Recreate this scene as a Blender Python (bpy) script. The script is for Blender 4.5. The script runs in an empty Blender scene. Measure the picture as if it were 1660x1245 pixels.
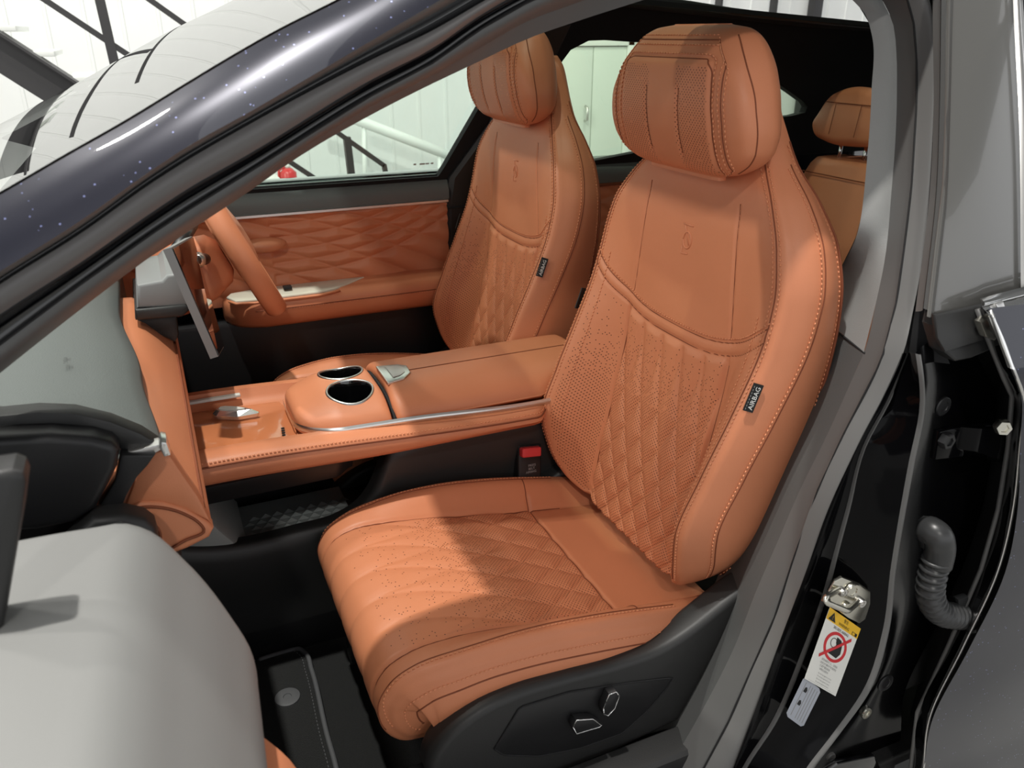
import bpy, bmesh, math, random
import numpy as np
from mathutils import Vector, Matrix

random.seed(7); np.random.seed(7)
SC = bpy.context.scene
COL = SC.collection

# ------------------------------------------------------------------ camera
# world axes: x runs towards the rear of the car, y towards its right-hand side, z up; metres
FPX = 1306.0
YAW, PIT = math.radians(23.96), math.radians(23.53)
CAM = np.array([-.675, -1.494, 1.48])
FW = np.array([math.sin(YAW)*math.cos(PIT), math.cos(YAW)*math.cos(PIT), -math.sin(PIT)])
RT = np.array([math.cos(YAW), -math.sin(YAW), 0.0])
UP = np.cross(RT, FW)
cd = bpy.data.cameras.new('camera')
cam = bpy.data.objects.new('camera', cd); COL.objects.link(cam)
cam.matrix_world = Matrix(((RT[0], UP[0], -FW[0], CAM[0]), (RT[1], UP[1], -FW[1], CAM[1]), (RT[2], UP[2], -FW[2], CAM[2]), (0, 0, 0, 1)))
cd.sensor_width = 36.0; cd.lens = FPX/1660*36.0; cd.clip_start = .02; cd.clip_end = 200
cd.dof.use_dof = True; cd.dof.focus_distance = 1.55; cd.dof.aperture_fstop = 9.0
SC.camera = cam

# ------------------------------------------------------------------ world, lamps of the hall, exposure
W = bpy.data.worlds.new('hall_ambient'); SC.world = W; W.use_nodes = True
W.node_tree.nodes['Background'].inputs[0].default_value = (.97, .985, 1.0, 1)
W.node_tree.nodes['Background'].inputs[1].default_value = 1.0
SC.view_settings.view_transform = 'Standard'; SC.view_settings.look = 'None'
SC.view_settings.exposure = 0.2; SC.view_settings.gamma = 1.0; SC.view_settings.use_curve_mapping = False
try: SC.cycles.use_denoising = True
except Exception: pass
def lamp(name, loc, target, size, watts, col=(1, .965, .91)):
    l = bpy.data.lights.new(name, 'AREA'); l.shape = 'DISK'; l.size = size; l.energy = watts; l.color = col
    o = bpy.data.objects.new(name, l); COL.objects.link(o); o.location = loc
    o.rotation_euler = (Vector(target)-Vector(loc)).to_track_quat('-Z', 'Y').to_euler()
    return o
lamp('high_bay_lamp', (-1.3, -.5, 7.0), (-.6, -.4, .7), .16, 330)
lamp('high_bay_lamp.001', (-6.0, 1.2, 5.2), (0, -.2, 1.2), .20, 150)
lamp('high_bay_lamp.002', (-2.6, -6.0, 6.6), (.2, -.7, 1.0), .45, 110)
lamp('high_bay_lamp.003', (3.5, 2.5, 7.0), (2, 6, 2), .6, 160)
lamp('high_bay_lamp.004', (-3.0, 2.2, 6.8), (-2, 6, 2), .6, 160)

# ------------------------------------------------------------------ pixel of the photograph -> point on a real surface
def ray(u, v): return FW+(u-830)/FPX*RT-(v-622.5)/FPX*UP
def at(u, v, ax, val):
    r = ray(u, v); i = 'xyz'.index(ax); return CAM+(val-CAM[i])/r[i]*r
def side(u, v, y0, k=.42, z0=1.08):
    """point of the left body side: upright below the belt line, leaning inwards above it"""
    p = at(u, v, 'y', y0)
    if p[2] <= z0: return p
    r = ray(u, v); n = np.array([0, 1, -k]); t = (y0-k*z0-n@CAM)/(n@r); return CAM+t*r
def rside(u, v, y0=.76, k=.42, z0=1.08):
    r = ray(u, v); n = np.array([0, 1, k]); t = (y0+k*z0-n@CAM)/(n@r); return CAM+t*r

# ------------------------------------------------------------------ numeric helpers
def key(xs, ys):
    xs = np.array(xs, float); ys = np.array(ys, float)
    h = np.diff(xs); d = np.diff(ys)/h; m = np.zeros_like(ys)
    m[0] = d[0]; m[-1] = d[-1]
    for i in range(1, len(xs)-1):
        m[i] = 0 if d[i-1]*d[i] <= 0 else 2*d[i-1]*d[i]/(d[i-1]+d[i])
    def f(x):
        x = np.clip(np.asarray(x, float), xs[0], xs[-1])
        i = np.clip(np.searchsorted(xs, x)-1, 0, len(xs)-2); t = (x-xs[i])/h[i]
        return (ys[i]*(1+2*t)*(1-t)**2+m[i]*h[i]*t*(1-t)**2+ys[i+1]*t*t*(3-2*t)+m[i+1]*h[i]*t*t*(t-1))
    return f
def sst(a, b, x):
    t = np.clip((x-a)/(b-a), 0, 1); return t*t*(3-2*t)
def resample(P, n, smooth=True):
    P = np.array(P, float)
    if smooth and len(P) > 2:
        t = np.concatenate([[0], np.cumsum(np.linalg.norm(np.diff(P, axis=0), axis=1))])
        T = np.linspace(0, t[-1], max(4*n, 60)); out = []
        m = np.gradient(P, t, axis=0)
        for x in T:
            i = min(max(np.searchsorted(t, x)-1, 0), len(t)-2); h = t[i+1]-t[i]; s = (x-t[i])/h
            out.append(P[i]*(1+2*s)*(1-s)**2+m[i]*h*s*(1-s)**2+P[i+1]*s*s*(3-2*s)+m[i+1]*h*s*s*(s-1))
        P = np.array(out)
    t = np.concatenate([[0], np.cumsum(np.linalg.norm(np.diff(P, axis=0), axis=1))])
    T = np.linspace(0, t[-1], n)
    return np.stack([np.interp(T, t, P[:, k]) for k in range(P.shape[1])], 1)
def polydist(x, y, P):
    """distance of points (x, y) to the polyline P in 2-D"""
    d = np.full(np.shape(x), 1e9)
    for (x0, y0), (x1, y1) in zip(P[:-1], P[1:]):
        dx, dy = x1-x0, y1-y0; L = dx*dx+dy*dy+1e-12
        t = np.clip(((x-x0)*dx+(y-y0)*dy)/L, 0, 1)
        d = np.minimum(d, np.hypot(x-x0-t*dx, y-y0-t*dy))
    return d

# ------------------------------------------------------------------ materials
MATS = {}
def new_mat(name):
    m = bpy.data.materials.new(name); m.use_nodes = True; MATS[name] = m
    return m, m.node_tree, m.node_tree.nodes['Principled BSDF']
def N(nt, typ, **kw):
    n = nt.nodes.new(typ)
    for k, v in kw.items(): setattr(n, k, v)
    return n
def simple(name, col, rough=.5, metal=0.0, coat=0.0, bump=None, vary=0.0, spec=.5, coat_rough=.05, sheen=0.0):
    """bump = (noise scale, strength, distance) in object space"""
    m, nt, b = new_mat(name)
    b.inputs['Base Color'].default_value = (*col, 1); b.inputs['Roughness'].default_value = rough
    b.inputs['Metallic'].default_value = metal; b.inputs['Specular IOR Level'].default_value = spec
    b.inputs['Coat Weight'].default_value = coat; b.inputs['Coat Roughness'].default_value = coat_rough
    b.inputs['Sheen Weight'].default_value = sheen
    tc = N(nt, 'ShaderNodeTexCoord')
    if bump:
        ns = N(nt, 'ShaderNodeTexNoise'); ns.inputs['Scale'].default_value = bump[0]; ns.inputs['Detail'].default_value = 2
        nt.links.new(tc.outputs['Object'], ns.inputs['Vector'])
        bp = N(nt, 'ShaderNodeBump'); bp.inputs['Strength'].default_value = bump[1]; bp.inputs['Distance'].default_value = bump[2]
        nt.links.new(ns.outputs['Fac'], bp.inputs['Height']); nt.links.new(bp.outputs[0], b.inputs['Normal'])
    if vary:
        n2 = N(nt, 'ShaderNodeTexNoise'); n2.inputs['Scale'].default_value = 6; n2.inputs['Detail'].default_value = 4
        nt.links.new(tc.outputs['Object'], n2.inputs['Vector'])
        mx = N(nt, 'ShaderNodeMix', data_type='RGBA'); 
        mx.inputs[6].default_value = (*[c*(1-vary) for c in col], 1); mx.inputs[7].default_value = (*[min(1, c*(1+vary)) for c in col], 1)
        nt.links.new(n2.outputs['Fac'], mx.inputs[0]); nt.links.new(mx.outputs[2], b.inputs['Base Color'])
    return m
LEA = (.62, .226, .110)
def leather(name, col, rough=.46, perf=False):
    m, nt, b = new_mat(name)
    b.inputs['Roughness'].default_value = rough; b.inputs['Specular IOR Level'].default_value = .42
    tc = N(nt, 'ShaderNodeTexCoord')
    n2 = N(nt, 'ShaderNodeTexNoise'); n2.inputs['Scale'].default_value = 9; n2.inputs['Detail'].default_value = 3
    nt.links.new(tc.outputs['Object'], n2.inputs['Vector'])
    mx = N(nt, 'ShaderNodeMix', data_type='RGBA')
    mx.inputs[6].default_value = (*[c*.95 for c in col], 1); mx.inputs[7].default_value = (*[min(1, c*1.05) for c in col], 1)
    nt.links.new(n2.outputs['Fac'], mx.inputs[0])
    vo = N(nt, 'ShaderNodeTexVoronoi'); vo.inputs['Scale'].default_value = 750
    nt.links.new(tc.outputs['Object'], vo.inputs['Vector'])
    bp = N(nt, 'ShaderNodeBump'); bp.inputs['Strength'].default_value = .25; bp.inputs['Distance'].default_value = .0004
    nt.links.new(vo.outputs['Distance'], bp.inputs['Height']); nt.links.new(bp.outputs[0], b.inputs['Normal'])
    out = mx.outputs[2]
    if perf:   # punched holes: a staggered grid, thinned out where the 'perf' attribute falls
        uv = N(nt, 'ShaderNodeUVMap'); uv.uv_map = 'UVMap'
        mp = N(nt, 'ShaderNodeMapping'); mp.inputs['Rotation'].default_value = (0, 0, math.radians(45)); mp.inputs['Scale'].default_value = (1, 1, 1)
        nt.links.new(uv.outputs[0], mp.inputs[0])
        v2 = N(nt, 'ShaderNodeTexVoronoi', voronoi_dimensions='2D'); v2.inputs['Scale'].default_value = 205; v2.inputs['Randomness'].default_value = 0
        nt.links.new(mp.outputs[0], v2.inputs['Vector'])
        lt = N(nt, 'ShaderNodeMath', operation='LESS_THAN'); lt.inputs[1].default_value = .20
        nt.links.new(v2.outputs['Distance'], lt.inputs[0])
        at_ = N(nt, 'ShaderNodeAttribute'); at_.attribute_name = 'perf'
        sp = N(nt, 'ShaderNodeSeparateColor'); nt.links.new(v2.outputs['Color'], sp.inputs[0])
        l2 = N(nt, 'ShaderNodeMath', operation='LESS_THAN'); nt.links.new(sp.outputs[0], l2.inputs[0]); nt.links.new(at_.outputs['Fac'], l2.inputs[1])
        mu = N(nt, 'ShaderNodeMath', operation='MULTIPLY'); nt.links.new(lt.outputs[0], mu.inputs[0]); nt.links.new(l2.outputs[0], mu.inputs[1])
        m3 = N(nt, 'ShaderNodeMix', data_type='RGBA'); m3.inputs[7].default_value = (.10, .025, .010, 1)
        nt.links.new(mu.outputs[0], m3.inputs[0]); nt.links.new(out, m3.inputs[6]); out = m3.outputs[2]
    nt.links.new(out, b.inputs['Base Color'])
    return m
leather('leather', LEA); leather('leather_perforated', LEA, perf=True)
leather('leather_seam', (.22, .06, .024), .7); leather('stitch_thread', (.74, .30, .15), .6)
simple('tray_lacquer', (.58, .20, .085), .18, coat=.8, coat_rough=.06, vary=.06)
simple('charcoal_plastic', (.020, .020, .020), .5, bump=(420, .25, .0006))
simple('black_plastic', (.010, .010, .011), .42, bump=(420, .2, .0005))
simple('matte_black', (.004, .004, .005), .75)
simple('trunk_trim', (.012, .012, .013), .9, bump=(300, .3, .001))
simple('dash_grey', (.115, .128, .124), .62, bump=(520, .5, .0007))
simple('door_grey', (.225, .228, .222), .6, bump=(600, .2, .0004))
simple('belt_grey', (.11, .125, .12), .5, bump=(500, .4, .0006))
simple('pillar_grain', (.27, .275, .27), .66, bump=(1100, .55, .0007))
simple('pillar_lower', (.080, .082, .081), .6, bump=(900, .4, .0006))
simple('seal_rubber', (.105, .105, .103), .45)
simple('seal_light', (.145, .145, .142), .45)
simple('flange_grey', (.145, .138, .135), .34)
simple('gloss_black', (.003, .003, .0035), .05, coat=1.0, coat_rough=.02)
simple('jamb_black', (.0025, .0025, .003), .08, spec=.12)
simple('pillar_reflection_grey', (.12, .118, .112), .22, coat=.7, coat_rough=.04)  # glossy applique: pale reflection of the hall put into the base grey
simple('channel_black', (.004, .004, .005), .12, coat=.6)
simple('chrome', (.86, .86, .85), .08, metal=1.0)
simple('satin_metal', (.72, .71, .69), .32, metal=1.0)
simple('zinc', (.70, .68, .60), .24, metal=1.0)
simple('pale_trim', (.62, .60, .50), .3, vary=.1, coat=.5)
simple('screen_glass', (.006, .006, .007), .06, coat=1.0, coat_rough=.02)
simple('mount_grey', (.22, .225, .225), .45)
simple('carpet', (.008, .008, .0085), .95, bump=(700, 1.0, .006), sheen=.03)
simple('mat_pile', (.010, .010, .0105), .95, bump=(700, 1.0, .006), sheen=.03)
simple('mat_edge', (.085, .085, .09), .6)
simple('rubber_mat', (.25, .275, .27), .5)
simple('red_plastic', (.62, .045, .05), .3)
simple('white_print', (.85, .85, .83), .6)
simple('grey_print', (.30, .30, .30), .6)
simple('etched_print', (.52, .56, .54), .7)
simple('black_print', (.006, .006, .006), .6)
simple('label_white', (.80, .80, .76), .5)
simple('label_yellow', (.85, .50, .02), .5)
simple('label_red', (.62, .02, .03), .5)
simple('label_silver', (.45, .48, .55), .35, metal=.3)
simple('hose_rubber', (.032, .033, .034), .36)
simple('wall_white', (.80, .82, .80), .6, vary=.03)
simple('wall_door_paint', (.74, .80, .74), .5)
simple('steel_dark', (.030, .029, .030), .5)
simple('stair_white', (.85, .88, .84), .45)
simple('hall_floor', (.36, .36, .35), .35, vary=.12, bump=(3, .05, .01))
simple('ceiling_deck', (.22, .22, .22), .7, vary=.1)
simple('roof_trim', (.004, .004, .005), .9)
simple('key_metal', (.80, .80, .78), .22, metal=.9)
simple('key_pale', (.70, .70, .66), .3)
# navy metallic paint with flakes
m, nt, b = new_mat('navy_paint')
b.inputs['Roughness'].default_value = .32; b.inputs['Metallic'].default_value = .35
b.inputs['Coat Weight'].default_value = 1; b.inputs['Coat Roughness'].default_value = .02
tc = N(nt, 'ShaderNodeTexCoord'); vo = N(nt, 'ShaderNodeTexVoronoi'); vo.inputs['Scale'].default_value = 420
nt.links.new(tc.outputs['Object'], vo.inputs['Vector'])
sp = N(nt, 'ShaderNodeSeparateColor'); nt.links.new(vo.outputs['Color'], sp.inputs[0])
gt = N(nt, 'ShaderNodeMath', operation='GREATER_THAN'); gt.inputs[1].default_value = .985; nt.links.new(sp.outputs[0], gt.inputs[0])
lt = N(nt, 'ShaderNodeMath', operation='LESS_THAN'); lt.inputs[1].default_value = .35; nt.links.new(vo.outputs['Distance'], lt.inputs[0])
mu = N(nt, 'ShaderNodeMath', operation='MULTIPLY'); nt.links.new(gt.outputs[0], mu.inputs[0]); nt.links.new(lt.outputs[0], mu.inputs[1])
mx = N(nt, 'ShaderNodeMix', data_type='RGBA'); mx.inputs[6].default_value = (.006, .007, .019, 1); mx.inputs[7].default_value = (.22, .25, .50, 1)
nt.links.new(mu.outputs[0], mx.inputs[0]); nt.links.new(mx.outputs[2], b.inputs['Base Color'])
def glass(name, tint, power=4.2, base=.06, rough=0.0):
    m = bpy.data.materials.new(name); m.use_nodes = True; MATS[name] = m; nt = m.node_tree
    nt.nodes.remove(nt.nodes['Principled BSDF']); out = nt.nodes['Material Output']
    tr = N(nt, 'ShaderNodeBsdfTransparent'); tr.inputs[0].default_value = (*tint, 1)
    gl = N(nt, 'ShaderNodeBsdfGlossy'); gl.inputs['Roughness'].default_value = rough
    lw = N(nt, 'ShaderNodeLayerWeight'); lw.inputs[0].default_value = .5      # thin-sheet Fresnel, the same from both sides
    pw = N(nt, 'ShaderNodeMath', operation='POWER'); pw.inputs[1].default_value = power; nt.links.new(lw.outputs['Facing'], pw.inputs[0])
    ml = N(nt, 'ShaderNodeMath', operation='MULTIPLY_ADD'); ml.inputs[1].default_value = .98-base; ml.inputs[2].default_value = base; nt.links.new(pw.outputs[0], ml.inputs[0])
    mx = N(nt, 'ShaderNodeMixShader'); nt.links.new(ml.outputs[0], mx.inputs[0]); nt.links.new(tr.outputs[0], mx.inputs[1]); nt.links.new(gl.outputs[0], mx.inputs[2])
    nt.links.new(mx.outputs[0], out.inputs[0]); return m
glass('glass_clear', (.95, .985, .96), 2.7, .09); glass('glass_green', (.90, .975, .93)); glass('glass_privacy', (.88, .96, .87)); glass('glass_roof', (.20, .235, .19))

# ------------------------------------------------------------------ object helpers
BASE = {}
def root(name, base, label, cat, group=None, kind=None):
    o = bpy.data.objects.new(name, None); COL.objects.link(o); o.location = base; o.empty_display_size = .05
    BASE[o] = np.array(base, float); o['label'] = label; o['category'] = cat
    if group: o['group'] = group
    if kind: o['kind'] = kind
    return o
def tag(o, label, cat=None, group=None, kind=None):
    o['label'] = label
    if cat: o['category'] = cat
    if group: o['group'] = group
    if kind: o['kind'] = kind
    return o
def raw(name, V, F, mat, parent=None, smooth=True, uv=None, attr=None, angle=None):
    """V in world metres; child meshes share their thing's base point as origin"""
    V = np.asarray(V, float)
    if parent is not None: b = BASE[parent]
    else: b = np.array([(V[:, 0].min()+V[:, 0].max())/2, (V[:, 1].min()+V[:, 1].max())/2, V[:, 2].min()])
    me = bpy.data.meshes.new(name); me.from_pydata((V-b).tolist(), [], [list(map(int, f)) for f in F])
    if uv is not None:
        l = me.uv_layers.new(name='UVMap'); idx = np.zeros(len(me.loops), int); me.loops.foreach_get('vertex_index', idx)
        l.data.foreach_set('uv', np.asarray(uv, float)[idx].ravel())
    if attr is not None:
        a = me.attributes.new('perf', 'FLOAT', 'POINT'); a.data.foreach_set('value', np.asarray(attr, float).ravel())
    me.materials.append(MATS[mat]); me.validate()
    bm = bmesh.new(); bm.from_mesh(me); bmesh.ops.recalc_face_normals(bm, faces=bm.faces); bm.to_mesh(me); bm.free()
    if smooth:
        me.polygons.foreach_set('use_smooth', [True]*len(me.polygons))
        if angle: me.set_sharp_from_angle(angle=math.radians(angle))
    o = bpy.data.objects.new(name, me); COL.objects.link(o)
    if parent is not None: o.parent = parent
    else: o.location = b
    BASE[o] = b
    return o
def grid_faces(n, m, cu=False, cv=False, off=0):
    F = []
    for i in range(n if cu else n-1):
        for j in range(m if cv else m-1):
            a, b_ = i*m+j, i*m+(j+1) % m; c, d = ((i+1) % n)*m+(j+1) % m, ((i+1) % n)*m+j
            F.append((a+off, b_+off, c+off, d+off))
    return F
def grid(name, G, mat, parent=None, cu=False, cv=False, caps=False, **kw):
    G = np.asarray(G, float); n, m = G.shape[:2]; F = grid_faces(n, m, cu, cv)
    if caps: F = F+[tuple(range(m))[::-1], tuple(range((n-1)*m, n*m))]
    return raw(name, G.reshape(-1, 3), F, mat, parent, **kw)
def tube_mesh(P, r, seg=8, closed=False, flat=1.0):
    P = np.asarray(P, float); n = len(P); V = []
    T = np.gradient(P, axis=0)
    if closed: T = np.roll(P, -1, 0)-np.roll(P, 1, 0)
    T /= np.linalg.norm(T, axis=1)[:, None]+1e-12
    ref = np.array([0, 0, 1.]) if abs(T[0][2]) < .9 else np.array([1., 0, 0])
    a = np.cross(T[0], ref); a /= np.linalg.norm(a)
    R = np.broadcast_to(np.asarray(r, float), (n,))
    for i in range(n):
        a = a-T[i]*(a@T[i]); a /= np.linalg.norm(a)+1e-12; b = np.cross(T[i], a)
        for k in range(seg):
            t = 2*math.pi*k/seg; V.append(P[i]+R[i]*(a*math.cos(t)+flat*b*math.sin(t)))
    F = grid_faces(n, seg, closed, True)
    if not closed: F = F+[tuple(range(seg))[::-1], tuple(range((n-1)*seg, n*seg))]
    return np.array(V), F
def tube(name, P, r, mat, parent=None, seg=8, closed=False, **kw):
    V, F = tube_mesh(P, r, seg, closed); return raw(name, V, F, mat, parent, **kw)
def join(parts):
    V, F, o = [], [], 0
    for v, f in parts:
        V.append(np.asarray(v)); F += [tuple(i+o for i in q) for q in f]; o += len(v)
    return np.concatenate(V), F
def dashes(P, L=.0042, gap=.0030, r=.00075, up=(0, 0, 1)):
    """stitches along a path: short raised boxes"""
    P = np.asarray(P, float); s = np.concatenate([[0], np.cumsum(np.linalg.norm(np.diff(P, axis=0), axis=1))])
    out = []; x = 0; up = np.array(up, float)
    while x+L < s[-1]:
        a, b = (np.array([np.interp(q, s, P[:, k]) for k in range(3)]) for q in (x, x+L)); x += L+gap
        t = (b-a)/(np.linalg.norm(b-a)+1e-12); w = np.cross(t, up); w /= np.linalg.norm(w)+1e-12; n = np.cross(w, t)
        c = [p+sw*w*r+sn*n*r for p in (a, b) for sw, sn in ((-1, -1), (1, -1), (1, 1), (-1, 1))]
        out.append((c, [(0, 1, 2, 3), (7, 6, 5, 4), (0, 4, 5, 1), (1, 5, 6, 2), (2, 6, 7, 3), (3, 7, 4, 0)]))
    return join(out)
def bevel_box(name, c, size, mat, parent=None, bev=.004, rot=None, seg=2, taper=None):
    bm = bmesh.new(); bmesh.ops.create_cube(bm, size=1)
    for v in bm.verts:
        v.co = Vector((v.co.x*size[0], v.co.y*size[1], v.co.z*size[2]))
        if taper and v.co.z > 0: v.co.x *= taper[0]; v.co.y *= taper[1]
    if bev: bmesh.ops.bevel(bm, geom=bm.edges[:], offset=bev, segments=seg, affect='EDGES', profile=.6)
    M = (rot if rot is not None else Matrix.Identity(3))
    V = [np.array(M @ v.co)+np.array(c) for v in bm.verts]; bm.verts.index_update()
    F = [[v.index for v in f.verts] for f in bm.faces]; bm.free()
    return raw(name, V, F, mat, parent, angle=35)
def prism(name, P2, mapf, d, mat, parent=None, bev=.003, seg=2):
    """closed 2-D outline -> solid; mapf(p) gives the world point, d is the thickness vector"""
    bm = bmesh.new(); vs = [bm.verts.new(Vector(mapf(p))) for p in P2]; f = bm.faces.new(vs)
    r = bmesh.ops.extrude_face_region(bm, geom=[f]); d = Vector(d)
    for v in [g for g in r['geom'] if isinstance(g, bmesh.types.BMVert)]: v.co += d
    bmesh.ops.recalc_face_normals(bm, faces=bm.faces)
    if bev:
        dn = d.normalized()
        E = [e for e in bm.edges if abs((e.verts[1].co-e.verts[0].co).normalized().dot(dn)) < .7]
        bmesh.ops.bevel(bm, geom=E, offset=bev, segments=seg, affect='EDGES', profile=.5)
    bm.verts.index_update(); V = [np.array(v.co) for v in bm.verts]; F = [[v.index for v in f.verts] for f in bm.faces]; bm.free()
    return raw(name, V, F, mat, parent, angle=32)
def band(name, A, B, mat, parent, n=70, m=9, bulge=0.0, d=(0, -1, 0), thick=0.0):
    """ribbon between two 3-D polylines, bulged like a seal"""
    A = resample(A, n); B = resample(B, n); t = np.linspace(0, 1, m)
    G = A[:, None]*(1-t)[None, :, None]+B[:, None]*t[None, :, None]
    G = G+np.array(d)[None, None]*(bulge*np.sin(np.pi*t))[None, :, None]
    return grid(name, G, mat, parent)
def spline_fill(name, loops, mapf, depth, mat, parent=None, smooth=False):
    """flat plate with holes from 2-D loops (first is the outline)"""
    cu = bpy.data.curves.new(name, 'CURVE'); cu.dimensions = '2D'; cu.fill_mode = 'BOTH'; cu.extrude = depth/2
    for L in loops:
        s = cu.splines.new('POLY'); s.points.add(len(L)-1); s.use_cyclic_u = True
        for p, q in zip(s.points, L): p.co = (q[0], q[1], 0, 1)
    o = bpy.data.objects.new(name, cu); COL.objects.link(o)
    dg = bpy.context.evaluated_depsgraph_get(); me = bpy.data.meshes.new_from_object(o.evaluated_get(dg))
    V = [mapf(v.co.x, v.co.y, v.co.z) for v in me.vertices]; F = [list(p.vertices) for p in me.polygons]
    bpy.data.objects.remove(o); bpy.data.curves.remove(cu); bpy.data.meshes.remove(me)
    return raw(name, V, F, mat, parent, smooth=smooth)
def text(name, s, O, ex, ey, h, mat, parent, depth=.0003, align='CENTER', squeeze=1.0):
    """lettering as thin solid glyphs: O origin, ex/ey unit directions of the line and of the letters' height"""
    cu = bpy.data.curves.new(name, 'FONT'); cu.body = s; cu.size = 1; cu.align_x = align; cu.align_y = 'CENTER'; cu.extrude = 0; cu.resolution_u = 2
    o = bpy.data.objects.new(name, cu); COL.objects.link(o)
    dg = bpy.context.evaluated_depsgraph_get(); me = bpy.data.meshes.new_from_object(o.evaluated_get(dg))
    ex, ey = np.array(ex, float), np.array(ey, float); n = np.cross(ex, ey)
    V = [np.array(O)+ex*v.co.x*h*squeeze+ey*v.co.y*h+n*depth for v in me.vertices]; F = [list(p.vertices) for p in me.polygons]
    bpy.data.objects.remove(o); bpy.data.curves.remove(cu); bpy.data.meshes.remove(me)
    if not V: return None
    return raw(name, V, F, mat, parent, smooth=False)
def copy_tree(o, parent=None):
    c = o.copy(); COL.objects.link(c); c.parent = parent; BASE[c] = BASE.get(o)
    for ch in list(o.children): copy_tree(ch, c)
    return c
def boolean_cut(o, cutters):
    for c in cutters:
        md = o.modifiers.new('cut', 'BOOLEAN'); md.operation = 'DIFFERENCE'; md.object = c; md.solver = 'EXACT'
    dg = bpy.context.evaluated_depsgraph_get(); me = bpy.data.meshes.new_from_object(o.evaluated_get(dg))
    o.modifiers.clear(); old = o.data; o.data = me; bpy.data.meshes.remove(old)
    for c in cutters: bpy.data.objects.remove(c)
    o.data.set_sharp_from_angle(angle=math.radians(40))

# ================================================================== FRONT SEAT
YC = -.38
ZK = [.585, .605, .63, .68, .75, .85, .95, 1.05, 1.12, 1.19, 1.25, 1.30, 1.36, 1.40, 1.425]
bx_c = key(ZK, [.062, .066, .070, .078, .092, .113, .130, .139, .140, .142, .150, .165, .182, .192, .200])
bx_w = key(ZK, [.150, .190, .218, .243, .258, .263, .266, .267, .263, .243, .201, .150, .112, .098, .070])
bx_k = key(ZK, [.075, .045, .026, .006, -.006, .028, .072, .112, .128, .137, .152, .172, .190, .198, .206])
bx_r = key(ZK, [.090, .105, .120, .148, .178, .205, .224, .237, .240, .238, .231, .225, .224, .222, .214])
IN_W = .150
def band_z(a): return .985+.088*(np.abs(a)/.26)**3.0       # lower line of the chest band
def quilt(a, t, n=5, step=.062, div=.150):
    """groove depth field of the diamond quilting; t runs 0 (fan) .. 1 (diamonds)"""
    d = np.full(np.shape(a), 1e9)
    for k in range(-n-3, n+4):
        a0 = k*step+step/2
        for s in (-1, 1):
            g = a0*(1-.12*t)+s*div*np.abs(np.clip(t, 0, 1.2))**1.7
            slope = s*div*1.7*np.abs(t)**.7/.40
            d = np.minimum(d, np.abs(a-g)/np.sqrt(1+slope**2))
    return d
bx_w = key(ZK, [.150, .190, .218, .243, .258, .263, .266, .267, .263, .243, .201, .150, .108, .080, .045])
def back_disp(a, z):
    A = np.abs(a); zl = band_z(a)
    inside = sst(IN_W+.004, IN_W-.006, A)*sst(zl-.004, zl-.014, z)
    q = quilt(a, np.clip((.985-z)/.36, 0, 1.2))
    puff = .0040*(1-np.exp(-(q/.011)**2))-.0022*np.exp(-(q/.0026)**2)
    d = inside*puff
    d = d-.006*np.exp(-((A-IN_W)/.0045)**2)*sst(zl, zl-.01, z)            # panel edge
    bz = z-zl
    d = d-.0030*np.exp(-(bz/.0026)**2)*sst(.262, .228, A)+.0012*np.exp(-((bz-.011)/.007)**2)*sst(.262, .228, A)
    d = d-.0022*np.exp(-((bz-.022)/.0026)**2)*sst(.262, .228, A)
    lx = .123+(1.235-z)*.11
    d = d-.003*np.exp(-((A-lx)/.0028)**2)*sst(1.245, 1.22, z)*sst(zl+.02, zl+.03, z)
    d = d-.010*np.exp(-(A/.085)**2)*sst(zl+.03, zl+.10, z)*sst(1.27, 1.20, z)*.5   # shallow dish of the upper panel
    return d
def back_front(a, z, disp=True):
    A = np.abs(a); w = bx_w(z); xc, xk = bx_c(z), bx_k(z)
    u = A/w; ui = np.minimum(IN_W/w, .80)
    f = sst(ui, .95, u)
    x = xc+(xk-xc)*f
    r = np.clip((u-.90)/.10, 0, 1); x = x+.014*(1-np.sqrt(np.maximum(0, 1-r*r)))
    if disp: x = x-back_disp(a, z)*sst(1.0, .93, u)
    return x
def BS(a, z, h=.0006):
    a = np.asarray(a, float); z = np.asarray(z, float)
    return np.stack([back_front(a, z)-h, YC+a, z], -1)

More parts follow.
